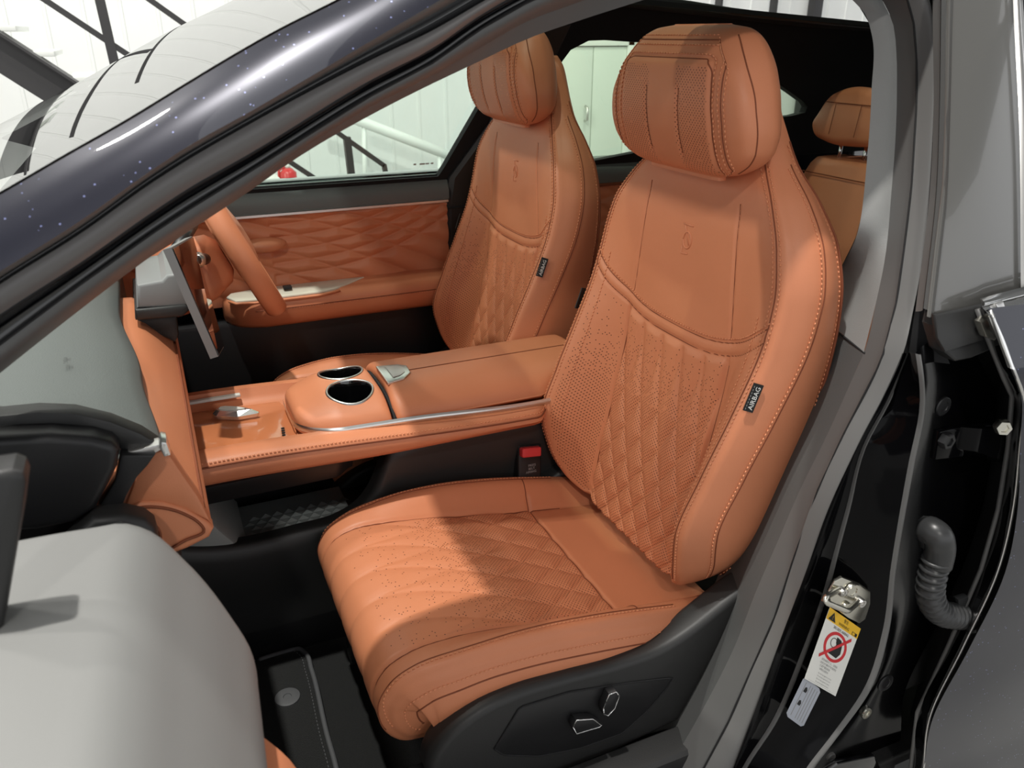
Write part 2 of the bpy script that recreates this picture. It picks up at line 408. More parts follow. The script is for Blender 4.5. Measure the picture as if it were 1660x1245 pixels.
def make_seat():
    R = root('front_seat', (0, YC, .32), 'near orange leather front passenger seat with quilted perforated centre, beside the open door', 'car seat', 'quilted orange front seats')
    # ---- backrest: closed loft, dense front
    nz, nc = 215, 171
    z = np.linspace(.585, 1.425, nz); u = np.linspace(-1, 1, nc)
    Z, U_ = np.meshgrid(z, u, indexing='ij'); wz = bx_w(Z); A = U_*wz
    X = back_front(A, Z); G = np.stack([X, YC+A, Z], -1)
    ns = 13; t = np.linspace(0, 1, ns+1)[1:]
    def sidecols(sgn):
        w = bx_w(z)[:, None]; x0 = back_front(bx_w(z)*sgn, z)[:, None]; x1 = bx_r(z)[:, None]
        y = sgn*(w+.017*np.sin(np.pi*np.minimum(t*1.05, 1))[None, :]*sst(.6, .7, z)[:, None]*sst(1.36, 1.22, z)[:, None])
        x = x0+(x1-x0)*t[None, :]
        return np.stack([x, YC+y, np.broadcast_to(z[:, None], x.shape)], -1)
    SR = sidecols(1); SL = sidecols(-1)[:, ::-1]
    nb = 12; tb = np.linspace(1, -1, nb+2)[1:-1]
    w = bx_w(z)[:, None]; xb = bx_r(z)[:, None]+.035*(1-np.abs(tb)[None, :]**3)*sst(.585, .7, z)[:, None]
    BK = np.stack([xb, YC+w*tb[None, :], np.broadcast_to(z[:, None], xb.shape)], -1)
    full = np.concatenate([G, SR, BK, SL], 1); n, m = full.shape[:2]
    uv = np.stack([full[..., 1]-YC, full[..., 2]], -1).reshape(-1, 2)
    pf = np.zeros((n, m)); AA = np.abs(A); zl = band_z(A)
    dens = sst(.99, .80, Z)*.9+.10
    pf[:, :nc] = dens*(Z < zl-.012)*((AA < IN_W-.006)+(AA > IN_W+.008)*(AA < wz*.86))*(U_ > -2)
    pf[:, :nc] *= ~((A < -IN_W) & (U_ < 0))*1.0        # the near bolster flank is plain
    backrest = grid('backrest', full, 'leather_perforated', R, cv=True, caps=True, uv=uv, attr=pf.ravel())
    # ---- seams and stitching that run over the backrest
    seams, st = [], []
    def line(a, zz, r=.0011): seams.append(tube_mesh(BS(a, zz, .0002), r, 6))
    def sew(a, zz): st.append(dashes(BS(a, zz, .0010), up=(-1, 0, 0)))
    zz = np.linspace(.64, 1.33, 150)
    for s in (-1, 1):
        line(s*bx_w(zz)*.93, zz); sew(s*(bx_w(zz)*.93-.007), zz); sew(s*np.minimum(bx_w(zz)*.93+.006, bx_w(zz)*.965), zz)
        z2 = np.linspace(.63, .985, 60); line(s*(IN_W+.001)+0*z2, z2)
        z3 = np.linspace(1.03, 1.24, 40); line(s*(.123+(1.235-z3)*.11), z3, .0008)
        z4 = np.linspace(1.09, .64, 90); aa = s*(bx_w(z4)*.93-.028); z5 = z4[(np.abs(aa) > IN_W+.02)]; 
        sew(s*(bx_w(z5)*.93-.030), z5)
    aa = np.linspace(-.248, .248, 120); line(aa, band_z(aa)); line(aa, band_z(aa)+.022); sew(aa, band_z(aa)+.029)
    V, F = join(seams); o = raw('seam', V, F, 'leather_seam', backrest); o['kind'] = 'stuff'
    V, F = join(st); o = raw('stitching', V, F, 'stitch_thread', backrest); o['kind'] = 'stuff'
    # rear piping of both flanks
    zz = np.linspace(.63, 1.33, 90)
    for s in (-1, 1):
        P = np.stack([bx_r(zz)-.002, YC+s*(bx_w(zz)+.0015), zz], -1)
        o = tube('piping', P, np.interp(zz, [.63, .9, 1.33], [.0035, .003, .0012]), 'leather_seam', backrest, 8)
        V, F = dashes(np.stack([bx_r(zz)-.010, YC+s*(bx_w(zz)+.0045), zz], -1), r=.0006, up=(0, s, 0)); o = raw('stitching', V, F, 'stitch_thread', backrest); o['kind'] = 'stuff'
        # second seam, on the flank: closes the strip that carries the airbag tag
        zf = np.linspace(.64, 1.30, 120); tt_ = .045/np.maximum(.06, bx_r(zf)-bx_k(zf)-.014); tt_ = np.clip(tt_, .12, .5)
        bl = .017*np.sin(np.pi*np.minimum(tt_*1.05, 1))*sst(.6, .7, zf)*sst(1.36, 1.22, zf); x0_ = back_front(bx_w(zf)*s, zf)
        Pf = np.stack([x0_+(bx_r(zf)-x0_)*tt_, YC+s*(bx_w(zf)+bl+.0003), zf], -1)
        V, F = tube_mesh(Pf, .0011, 6); raw('seam', V, F, 'leather_seam', backrest)
        V, F = dashes(Pf+np.array([-.007, s*.0002, 0]), up=(-.4, s, 0)); o = raw('stitching', V, F, 'stitch_thread', backrest); o['kind'] = 'stuff'
    # embossed emblem
    def em(P): return BS([p[0] for p in P], [p[1] for p in P], .0003)
    th = np.linspace(0, 2*np.pi, 25)
    parts = [tube_mesh(em([(.011*math.cos(q), 1.158+.014*math.sin(q)) for q in th]), .0016, 6),
             tube_mesh(em([(.013, 1.184), (-.013, 1.184)]), .0016, 6), tube_mesh(em([(.008, 1.184), (.004, 1.168), (-.006, 1.150)]), .0013, 6),
             tube_mesh(em([(.012, 1.146), (.014, 1.133), (-.004, 1.135)]), .0014, 6)]
    V, F = join(parts); raw('emblem', V, F, 'leather', backrest)
    # airbag tags on both flanks
    for s in (-1, 1):
        zt = .985; at_ = s*(float(bx_w(zt))*.985); c = BS(at_, zt, 0)
        ey = np.array([.33, 0, .94]); ey /= np.linalg.norm(ey); nrm = np.array([-.35, s*.94, 0]); nrm /= np.linalg.norm(nrm)
        ex = np.cross(ey, nrm)
        c = c+nrm*.004
        Q = [c+ex*p+ey*q for p, q in ((-.008, -.022), (.008, -.022), (.008, .022), (-.008, .022))]
        V = Q+[q+nrm*.0022 for q in Q]
        tg = raw('airbag_tag', V, [(0, 1, 2, 3), (7, 6, 5, 4), (0, 4, 5, 1), (1, 5, 6, 2), (2, 6, 7, 3), (3, 7, 4, 0)], 'black_print', R, smooth=False)
        tg['label'] = 'black fabric tag with white AIRBAG lettering'
        text('lettering', 'AIRBAG', c+nrm*.0026-ex*-.0015, ey, -ex if s < 0 else ex, .0105, 'white_print', tg) if s < 0 else text('lettering', 'AIRBAG', c+nrm*.0026, -ey*-1, -ex, .0105, 'white_print', tg)
        V, F = dashes([c+nrm*.0024+ex*.0055*-1+ey*q for q in (-.020, .020)], .003, .002, .0003, nrm); raw('print_line', V, F, 'grey_print', tg)['kind'] = 'stuff'
    # ---- headrest
    HK = [1.278, 1.285, 1.294, 1.307, 1.325, 1.35, 1.39, 1.43, 1.455, 1.475, 1.487, 1.492]
    hw = key(HK, [.095, .128, .150, .170, .183, .187, .180, .165, .150, .132, .108, .070])
    hf = key(HK, [.124, .110, .101, .094, .087, .080, .075, .075, .081, .092, .107, .125])
    hb = key(HK, [.150, .166, .178, .188, .194, .198, .198, .196, .190, .180, .168, .152])
    nz, nf = 70, 150; sgn = lambda v: np.sign(v)
    zz = 1.272+(1.493-1.272)*(.5-.5*np.cos(np.linspace(0, np.pi, nz))); ph = np.linspace(0, 2*np.pi, nf, endpoint=False)
    ex_ = .36
    def hr(phi, z_, d=True):
        c, s = np.cos(phi), np.sin(phi); a = hw(z_)*sgn(c)*np.abs(c)**ex_*np.where(s < 0, 1-.20*np.abs(s), 1-.26*sst(1.385, 1.485, z_)*np.maximum(s, 0)**.5); hd = (hb(z_)-hf(z_))/2; x = (hf(z_)+hb(z_))/2-hd*sgn(s)*np.abs(s)**np.where(s > 0, .36, .70)
        if d:
            fr = (s > 0)*1.0
            pr = np.maximum(np.abs(a)/(.122-.10*np.clip(z_-1.36, 0, 1)), np.abs((z_-1.352)/.094)); dd = (pr-1)*.1
            x = x+fr*(.0030*np.exp(-(dd/.0028)**2)-.0035*sst(.004, -.006, dd)*1.0)
            x = x+fr*.0025*np.exp(-((np.abs(a)-.043)/.004)**2)*sst(1.415, 1.40, z_)*sst(1.29, 1.31, z_)
        return x, a
    uf = np.linspace(.985, -.985, 131); pf_ = np.arccos(np.sign(uf)*np.abs(uf)**(1/ex_)); e_ = np.linspace(0, pf_[0], 9)[:-1]
    ph = np.concatenate([e_, pf_, np.pi-e_[::-1], np.pi+np.linspace(0, np.pi, 52)[1:-1]])
    PH, ZZ = np.meshgrid(ph, zz, indexing='ij'); PH, ZZ = PH.T, ZZ.T
    X, A2 = hr(PH, ZZ); G = np.stack([X, YC+A2, ZZ], -1)
    pf = ((np.sin(PH) > 0)*(np.abs(A2) > .036)*(np.abs(A2) < .115-.10*np.clip(ZZ-1.36, 0, 1))*(ZZ < 1.436)*(ZZ > 1.283))*.98
    head = grid('headrest', G, 'leather_perforated', R, cv=True, caps=True, uv=np.stack([A2, ZZ], -1).reshape(-1, 2), attr=pf.ravel())
    seams, st = [], []
    def hpt(a, z_, h=.0006):
        a = np.asarray(a, float); z_ = np.asarray(z_, float); fg = np.linspace(1e-4, np.pi/2, 500); ph_ = np.array([np.interp(q, hr(fg, zz_+0*fg, False)[1][::-1], fg[::-1]) for q, zz_ in zip(np.abs(a).ravel(), (z_+0*a).ravel())]); x, _ = hr(ph_, z_)
        return np.stack([x-h, YC+a, z_], -1)
    zz2 = np.linspace(1.283, 1.436, 40)
    for off, kind in ((.122, 1), (.128, 0), (.145, 1), (.151, 0), (.139, 0)):
        top = 1.446+(off-.122)*1.1
        c1 = np.stack([np.full(30, -off), np.linspace(1.284, top-.02, 30)], 1); arc = np.array([(-off+.02*(1-math.cos(q)), top-.02+.02*math.sin(q)) for q in np.linspace(0, math.pi/2, 9)[1:]])
        h2 = np.array([(x_, top) for x_ in np.linspace(-off+.02, 0, 16)[1:]]); L = np.concatenate([c1, arc, h2]); L = np.concatenate([L, (L*[-1, 1])[::-1][1:]])
        L[:, 0] *= 1-.9*np.clip(L[:, 1]-1.36, 0, 1); L[:, 1] = np.minimum(L[:, 1], 1.489); wf_ = hw(L[:, 1])*(1-.24*sst(1.385, 1.485, L[:, 1]))*.965; L[:, 0] = np.clip(L[:, 0], -wf_, wf_)
        if kind: seams.append(tube_mesh(hpt(L[:, 0], L[:, 1], .0001), .0011, 6))
        else: st.append(dashes(hpt(L[:, 0], L[:, 1], .0010), up=(-1, 0, .3)))
    for s in (-1, 1):
        zq = np.linspace(1.31, 1.405, 20); seams.append(tube_mesh(hpt(s*(.043+0*zq), zq, .0001), .0008, 6))
        zq = np.linspace(1.290, 1.478, 50); fq = .12 if s > 0 else np.pi-.12; xq, aq = hr(fq+0*zq, zq); seams.append(tube_mesh(np.stack([xq, YC+aq, zq], -1), .0012, 6))
    V, F = join(seams); raw('seam', V, F, 'leather_seam', head)['kind'] = 'stuff'
    V, F = join(st); raw('stitching', V, F, 'stitch_thread', head)['kind'] = 'stuff'
    # ---- cushion
    path = resample([(.13, .548), (.05, .556), (0, .563), (-.1, .579), (-.2, .598), (-.3, .616), (-.37, .625), (-.43, .624), (-.468, .608), (-.488, .578), (-.490, .545), (-.478, .510), (-.455, .485), (-.42, .475)], 230)
    sl = np.concatenate([[0], np.cumsum(np.linalg.norm(np.diff(path, axis=0), axis=1))])
    tg_ = np.gradient(path, axis=0); tg_ /= np.linalg.norm(tg_, axis=1)[:, None]; nr = np.stack([tg_[:, 1], -tg_[:, 0]], 1)
    if nr[60, 1] < 0: nr = -nr
    S = sl[:, None]; q = np.linspace(-1, 1, 201)[None, :]
    hwid = key([0, .1, .3, .5, .58, .66, .78], [.255, .262, .268, .262, .252, .240, .232])(sl)[:, None]
    bol = key([0, .10, .24, .34, .44, .50, .56, .63, .78], [.030, .040, .046, .042, .030, .018, .008, .002, 0])(sl)[:, None]
    drop = key([0, .2, .45, .54, .60, .68, .78], [.085, .085, .085, .095, .115, .12, .105])(sl)[:, None]
    def cprof(qq):
        """lateral profile over q in -1..1: (lateral offset fraction, height)"""
        Q = np.abs(qq); k0 = .80
        top = np.minimum(Q/k0, 1); lat = top*.945
        h = bol*sst(.66, .90, top)-.018*sst(.95, 1.0, top)
        sd = np.clip((Q-k0)/(1-k0), 0, 1)
        lat = lat+.055*np.sin(np.clip(sd*1.6, 0, 1)*np.pi/2)-.02*sst(.5, 1, sd); h = h-(drop-.0)*sd
        return lat, h
    LAT, H = cprof(q); LAT = LAT*hwid; a = LAT*np.sign(q)
    xs = path[:, 0][:, None]
    tq = np.clip((xs+.46)/.40, 0, 1.1); tq = np.where(S > sl[int(np.argmin(path[:, 0]))], 0, tq)
    inner = .174+.006*sst(.45, .6, S)
    rear = -.062-.045*(np.abs(a)/.2)**2*-1*.0
    inside = sst(inner+.003, inner-.006, np.abs(a))*sst(-.058, -.070, xs+0*a)*sst(.74, .70, S)
    qd = quilt(a, tq+0*a, 6, .074, .165)
    D = inside*(.55+.45*np.clip(tq*1.6, 0, 1))*(.0036*(1-np.exp(-(qd/.012)**2))-.0018*np.exp(-(qd/.0026)**2))
    D = D-.005*np.exp(-((np.abs(a)-inner)/.004)**2)*sst(.76, .70, S)-.004*np.exp(-((xs+.062)/.004)**2)*(np.abs(a) < .2)
    Ht = H+D
    G = np.stack([xs+nr[:, 0][:, None]*Ht, YC+a, path[:, 1][:, None]+nr[:, 1][:, None]*Ht], -1)
    pf = (np.abs(a) < inner-.006)*(xs < -.068)*(sst(.50, .30, S)*.92+.10)*(S < .60)
    pf = pf*sst(.60, .56, S)
    cushion = grid('cushion', G, 'leather_perforated', R, uv=np.stack([a, S+0*a], -1).reshape(-1, 2), attr=pf.ravel())
    def CS(i0, i1, af, h=.0004):
        """points on the cushion at a given lateral offset"""
        out = []
        for i in range(i0, i1):
            row = np.abs(G[i, :, 1]-YC-af(sl[i])) if True else None
            lim = slice(8, 193); j = 8+int(np.argmin(row[lim])); tgt = YC+af(sl[i])
            out.append(np.array([np.interp(tgt, G[i, 20:181, 1], G[i, 20:181, k]) for k in range(3)])+np.array([nr[i, 0]*h, 0, nr[i, 1]*h]))
        return np.array(out)
    seams, st = [], []
    for s in (-1, 1):
        seams.append(tube_mesh(CS(36, 222, lambda L: s*(.174+.006*float(sst(.45, .6, L)))), .0011, 6))
        f1 = lambda L: s*(.228-.012*float(sst(.45, .6, L))); f2 = lambda L: s*(.2335-.012*float(sst(.45, .6, L)))
        seams.append(tube_mesh(CS(36, 205, f1), .0009, 6)); st.append(dashes(CS(36, 205, f2, .0010)))
        J = int(100+s*86); P = G[30:225, J]; seams.append(tube_mesh(P, .0013, 6)); st.append(dashes(G[30:225, int(100+s*83)]+[0, s*.0006, .0006], up=(0, s, .6)))
    r = int(np.argmin(np.abs(path[:, 0]+.064))); seams.append(tube_mesh(G[r, 28:173]+[0, 0, .0006], .0011, 6))
    V, F = join(seams); raw('seam', V, F, 'leather_seam', cushion)['kind'] = 'stuff'
    V, F = join(st); raw('stitching', V, F, 'stitch_thread', cushion)['kind'] = 'stuff'
    # ---- plastic shield on the door side, with switch panel
    O = [(-.442, .485), (-.433, .515), (-.402, .550), (-.36, .573), (-.30, .584), (-.22, .582), (-.12, .574), (-.04, .577), (.01, .594), (.06, .620), (.12, .648), (.17, .650), (.175, .58), (.15, .50), (.06, .42), (-.08, .39), (-.28, .385), (-.40, .42), (-.435, .46)]
    O = resample(O+[O[0]], 80)[:-1]
    for s in (-1, 1):
        sh = prism('side_shield', O, lambda p: (p[0], YC+s*.235, p[1]), (0, s*.052, 0), 'charcoal_plastic', R, bev=.012, seg=4)
        if s > 0: continue
        yf = YC-.287
        P = [(801, 1213), (842, 1146), (922, 1121), (1020, 1106), (1090, 1098), (1080, 1115), (1050, 1150), (1008, 1188), (940, 1212), (873, 1225), (815, 1223)]
        P = [at(u_, v_, 'y', yf)[[0, 2]] for u_, v_ in P]
        pn = prism('switch_panel', P, lambda p: (p[0], yf+.004, p[1]), (0, -.0055, 0), 'black_plastic', R, bev=.002)
        rim = np.array([(p[0], yf-.001, p[1]) for p in resample(P+[P[0]], 80, False)])
        tube('groove', rim, .0016, 'matte_black', pn, 6)
        for name, P in (('recline_switch', [(978, 1150), (988, 1126), (1000, 1121), (1006, 1128), (998, 1150), (986, 1163), (979, 1160)]), ('slide_switch', [(928, 1180), (934, 1168), (962, 1166), (978, 1176), (974, 1180), (934, 1192)])):
            P = np.array([at(u_, v_, 'y', yf-.018)[[0, 2]] for u_, v_ in P])
            sw = prism(name, P, lambda p: (p[0], yf-.001, p[1]), (0, -.016, 0), 'black_plastic', R, bev=.003)
            c = P.mean(0); Q = c+(P-c)*.93
            tube('chrome_edge', np.array([(p[0], yf-.0165, p[1]) for p in np.concatenate([Q, Q[:1]])]), .0011, 'chrome', sw, 6)
    # ---- base frame and rails under the cushion
    bevel_box('seat_frame', (-.17, YC, .50), (.52, .42, .10), 'matte_black', R, .02)
    for s in (-1, 1): bevel_box('seat_rail', (-.15, YC+s*.18, .345), (.62, .04, .05), 'black_plastic', R, .006)
    for s in (-1, 1): bevel_box('rail_leg', (-.32, YC+s*.18, .41), (.05, .03, .12), 'matte_black', R, .004)
    for s in (-1, 1): bevel_box('rail_leg', (.02, YC+s*.18, .41), (.05, .03, .12), 'matte_black', R, .004)
    return R
seat = make_seat()
drv = copy_tree(seat); drv.location = (.022, .38, .326)
drv['label'] = 'far orange leather driver seat with quilted back, behind the steering wheel'

# ================================================================== CAR BODY (left door opening, roof, windscreen, floor pan)
BODY = root('car_body', (.3, 0, .12), 'dark navy car body shell framing the open front door', 'car')
def sl_(P, y0): return np.array([side(u, v, y0) for u, v in P])
a0 = [(-160, 735), (0, 605), (130, 502), (250, 412), (300, 379), (400, 313), (480, 257), (600, 187), (700, 136), (780, 98), (850, 65), (940, 33), (1040, 1), (1150, -34), (1260, -48), (1340, -32), (1382, 0), (1403, 24), (1414, 60), (1413, 145), (1405, 265), (1393, 366), (1355, 546), (1300, 740), (1255, 850), (1215, 905), (1165, 1010), (1110, 1110), (1050, 1245), (1020, 1320)]
a1 = [(-160, 730), (0, 601), (130, 498), (250, 408), (300, 375), (400, 308), (480, 248), (600, 174), (700, 123), (780, 77), (850, 37), (940, 3), (1040, -35), (1180, -75), (1320, -70), (1400, -40), (1430, 0), (1447, 36), (1453, 84), (1454, 145), (1449, 265), (1446, 300), (1434, 423), (1420, 491), (1400, 573), (1388, 600), (1338, 711), (1297, 794), (1261, 877), (1225, 960), (1190, 1050), (1150, 1130), (1105, 1210), (1085, 1245), (1040, 1330)]
a2 = [(-160, 680), (0, 557), (130, 460), (250, 375), (300, 342), (400, 280), (600, 155), (700, 102), (780, 46), (850, 6), (960, -45), (1120, -100), (1320, -110), (1440, -60), (1470, 0), (1480, 36), (1485, 96), (1485, 169), (1480, 253), (1477, 300), (1464, 409), (1452, 491), (1431, 573), (1420, 600), (1366, 705), (1325, 794), (1283, 913), (1255, 1000), (1215, 1090), (1180, 1170), (1140, 1245), (1095, 1340)]
a3 = [(-160, 630), (0, 512), (130, 428), (250, 344), (300, 311), (400, 254), (600, 132), (700, 80), (780, 25), (900, -40), (1080, -120), (1320, -150), (1470, -80), (1507, 0), (1514, 48), (1514, 145), (1507, 300), (1497, 409), (1480, 505), (1464, 573), (1434, 640), (1394, 716), (1344, 822), (1309, 920), (1262, 1045), (1230, 1135), (1190, 1243), (1150, 1350)]
L0, L1, L2, L3 = sl_(a0, -.690), sl_(a1, -.712), sl_(a2, -.755), sl_(a3, -.782)
# below the shoulder of the seat the pillar trim runs in behind the backrest
k0 = a0.index((1355, 546)); z1 = L1[a1.index((1434, 423)):]
for i in range(k0, len(L0)):
    zt = float(np.interp(i, [k0, len(L0)-1], [L1[a1.index((1420, 491))][2], L1[-1][2]]))
    o_ = np.argsort(L1[:, 2]); b_ = L1[a1.index((1430, 0)):]; b_ = b_[np.argsort(b_[:, 2])]
    L0[i] = [np.interp(zt, b_[:, 2], b_[:, 0])+.050, np.interp(zt, b_[:, 2], b_[:, 1])+.125, zt]
nA = 19      # first entries of each list belong to the windscreen pillar and the roof rail
# inner trim: grained grey on the centre pillar, darker below the parting line and along the windscreen pillar
tr = resample(np.concatenate([L0]), 120); 
def cut(L, z_hi=None, first=True): return L
kB0 = [i for i, (u, v) in enumerate(a0) if u == 1382][0]; kB1 = [i for i, (u, v) in enumerate(a1) if u == 1430][0]
band('pillar_trim', L0[:kB0+1], L1[:kB1+1], 'seal_rubber', BODY, 90, 5)
i1 = a1.index((1400, 573)); i0 = int(max(i for i in range(kB0, len(L0)) if L0[i][2] > 1.068))
zs_ = float(L1[i1][2]); e0 = L0[i0]+(L0[i0+1]-L0[i0])*((L0[i0][2]-zs_)/(L0[i0][2]-L0[i0+1][2]))
up0 = np.concatenate([L0[kB0:i0+1], [e0+[0, 0, .002]]]); up1 = np.concatenate([L1[kB1:i1], [L1[i1]+[0, 0, .002]]])
band('centre_pillar_trim', up0, up1, 'pillar_grain', BODY, 60, 7, .004)
lo0 = np.concatenate([[e0], L0[i0+1:]]); lo1 = L1[i1:]
band('lower_pillar_trim', lo0, lo1, 'pillar_lower', BODY, 60, 7, .003)
tube('parting_line', [e0, L1[i1]+[0, -.003, .001]], .0016, 'matte_black', BODY, 6)
# closing depth behind the trim
band('pillar_return', L0, L0+(L0-CAM)*.09+np.array([0, 0, .004]), 'roof_trim', BODY, 100, 3)
band('door_seal', L1, L2, 'seal_rubber', BODY, 150, 11, .012)
kT2, kT3 = a2.index((1320, -110)), a3.index((1320, -150))
band('seal_channel', L2[:kT2+1], L3[:kT3+1], 'channel_black', BODY, 100, 7, -.010)
band('door_seal_lip', L2[kT2:], L3[kT3:], 'seal_light', BODY, 110, 9, .007)
tube('seal_crease', L2+np.array([0, -.001, 0]), .0014, 'matte_black', BODY, 6)
# windscreen pillar outside the seal: black channel, grey flange, black joint, navy roof rail
a4 = [(-160, 575), (0, 461), (130, 379), (250, 294), (300, 262), (400, 204), (600, 98), (700, 50), (780, 4), (900, -66), (1080, -150), (1320, -190)]
a5 = [(-160, 540), (0, 440), (130, 358), (250, 273), (300, 240), (400, 184), (600, 67), (700, 8), (800, -52), (950, -130), (1150, -210), (1330, -240)]
a6 = [(-160, 405), (0, 316), (100, 258), (202, 200), (300, 140), (366, 100), (450, 52), (553, 0), (700, -80), (900, -180)]
kA = a3.index((1320, -150))+1
band('pillar_flange', sl_(a3[:kA], -.782), sl_(a4, -.800), 'flange_grey', BODY, 90, 9, .006)
mid = [(-160, 556), (0, 449), (130, 367), (250, 281), (300, 249), (400, 192), (600, 79), (700, 24), (800, -34), (950, -110), (1150, -190), (1330, -222)]
band('pillar_joint', sl_(a4, -.800), sl_(mid, -.812), 'channel_black', BODY, 90, 5, -.010)
band('pillar_moulding', sl_(mid, -.812), sl_(a5, -.838), 'seal_rubber', BODY, 90, 7, .005)
# dark channel drawn between seal lip and flange
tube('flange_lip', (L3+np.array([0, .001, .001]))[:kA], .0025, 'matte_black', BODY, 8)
A5 = resample(sl_(a5[:9], -.838), 80); A6 = resample(sl_(a6[:9], -.805), 80)
band('roof_rail', A5, A6, 'navy_paint', BODY, 80, 15, .005, (0, -.75, .66))
# windscreen: curved glass between the two pillars
Wl = resample(sl_(a6, -.805)+np.array([0, .004, .002]), 40)
Wl = np.concatenate([Wl[0]+np.outer(np.linspace(1, 0, 8)[:-1], (Wl[0]-Wl[4])*1.4), Wl])
tt = np.linspace(-1, 1, 41)
G = np.stack([Wl[:, 0][:, None]-.055*(1-tt**2)[None, :], np.abs(Wl[:, 1])[:, None]*tt[None, :], Wl[:, 2][:, None]+.004*(1-tt**2)[None, :]], -1)
grid('windscreen', G, 'glass_clear', BODY)
band('windscreen_trim', Wl, Wl+np.array([-.006, .014, -.004]), 'channel_black', BODY, 60, 3)
# right-hand windscreen pillar
Rp = Wl*np.array([1, -1, 1]); band('right_pillar', Rp+np.array([0, -.03, -.012]), Rp+np.array([.10, .035, -.05]), 'navy_paint', BODY, 40, 5, .01, (0, .6, .6))
band('right_pillar_trim', Rp+np.array([.0, -.03, -.014]), Rp+np.array([.10, .0, -.055]), 'roof_trim', BODY, 40, 4)
# roof: headliner with the opening of the glass roof, outer skin, glass panel
xf = float(Wl[-1][0]); 
O = [(-.42, -.60), (.2, -.585), (1.2, -.57), (2.0, -.52), (2.0, .52), (1.2, .57), (.2, .585), (-.42, .60)]
H = [(-.10, -.44), (1.42, -.44), (1.50, -.40), (1.50, .40), (1.42, .44), (-.10, .44), (-.18, .40), (-.18, -.40)]
roof_k = key([-.5, 0, .65, .87, 1.28, 1.6, 2.1], [1.600, 1.592, 1.554, 1.532, 1.505, 1.490, 1.46])
def roofz(x, y): return float(roof_k(x))-.010*((abs(y)/.55)**3-.5)
spline_fill('headliner', [O, H], lambda x, y, z: (x, y, roofz(x, y)+z), .012, 'roof_trim', BODY)
H2 = [(-.12, -.52), (1.42, -.52), (1.50, -.46), (1.50, .46), (1.42, .52), (-.12, .52), (-.20, .46), (-.20, -.46)]
O2 = [(-.40, -.625), (.3, -.615), (1.2, -.60), (2.05, -.55), (2.05, .55), (1.2, .60), (.3, .615), (-.40, .625)]
spline_fill('roof_skin', [O2, H2], lambda x, y, z: (x, y, roofz(x, y)+.088+z), .004, 'navy_paint', BODY)
G = [[(x, y, roofz(x, y)+.090) for y in np.linspace(-.53, .53, 9)] for x in np.linspace(-.2, 1.52, 12)]
grid('glass_roof', G, 'glass_roof', BODY)
for s in (-1, 1):
    tube('roof_shade_rail', [(x_, s*.452, roofz(x_, .452)) for x_ in np.linspace(-.17, 1.49, 24)], .009, 'black_plastic', BODY, 8)
bevel_box('roof_header', (-.30, .02, 1.600), (.22, 1.10, .04), 'roof_trim', BODY, .01)
# left roof rail inside, closing headliner to the door seal
LR = sl_(a0[8:kB0+1], -.690); LR2 = LR.copy(); LR2[:, 1] = -.52; LR2[:, 2] = np.maximum(LR2[:, 2]+.05, [roofz(x_, -.52) for x_ in LR2[:, 0]])
band('left_roof_rail_trim', LR, LR2, 'roof_trim', BODY, 60, 5)
LR3 = sl_(a3[8:a3.index((1507, 0))+1], -.782); LR4 = LR3.copy(); LR4[:, 1] = -.60; LR4[:, 2] = 1.672
band('left_roof_rail', LR3, LR4, 'navy_paint', BODY, 60, 5, .01, (0, -.6, .6))
# right-hand inner side with three window openings, leaning in like the left
def r2(u, v): p = rside(u, v); return (p[0], p[2])
w1 = [(-.95, 1.105), (.085, 1.105), (.10, 1.13), (.235, 1.40), (.235, 1.44), (.15, 1.455), (-.10, 1.45), (-.35, 1.42), (-.6, 1.33)]
w2 = [r2(880, 275), r2(880, 170), r2(897, 121), r2(904, 104), r2(921, 81), r2(950, 66), r2(980, 65), r2(1041, 69), r2(1100, 76), r2(1150, 95), r2(1175, 150), r2(1165, 205), r2(1120, 228), r2(1003, 251)]
w3 = [r2(1200, 100), r2(1245, 128), r2(1275, 148), r2(1297, 164), r2(1304, 173), r2(1300, 182), r2(1280, 187), r2(1240, 192), r2(1200, 197)]
def rs(x, z, d): return (x, .76-.42*(z-1.08)+d, z)
OUT = [(-1.05, 1.09), (2.05, 1.09), (2.05, 1.44), (1.7, 1.475), (1.28, 1.500), (.87, 1.526), (.65, 1.548), (0, 1.585), (-.42, 1.55), (-.75, 1.38)]
spline_fill('right_side_trim', [OUT, w1, w2, w3], lambda x, y, z: rs(x, y, z), .03, 'roof_trim', BODY)
spline_fill('right_quarter_glass', [[(p[0], p[1]) for p in w3]], lambda x, y, z: rs(x, y, z+.012), .003, 'glass_privacy', BODY)
# lower shell: floor pan, firewall, tailgate, sides, sill
bevel_box('floor_pan', (.45, 0, .285), (3.4, 1.62, .03), 'carpet', BODY, .004)
bevel_box('firewall', (-1.22, 0, .66), (.04, 1.56, .76), 'matte_black', BODY, .01)
bevel_box('tailgate_trim', (2.06, 0, .88), (.05, 1.2, 1.18), 'trunk_trim', BODY, .02)
bevel_box('right_side_shell', (.45, .835, .70), (3.3, .05, .82), 'gloss_black', BODY, .01)
bevel_box('right_sill_trim', (-.25, .70, .42), (1.5, .12, .22), 'black_plastic', BODY, .03, seg=3)
bevel_box('left_sill', (-.35, -.80, .31), (.95, .16, .13), 'gloss_black', BODY, .02, seg=3)
bevel_box('left_sill_trim', (-.33, -.70, .36), (.95, .06, .09), 'charcoal_plastic', BODY, .015, seg=3)
bevel_box('left_footwell_side', (-.99, -.715, .66), (.44, .05, .70), 'charcoal_plastic', BODY, .01)
bevel_box('left_rear_side', (1.25, -.765, .70), (1.55, .03, .84), 'trunk_trim', BODY, .01)
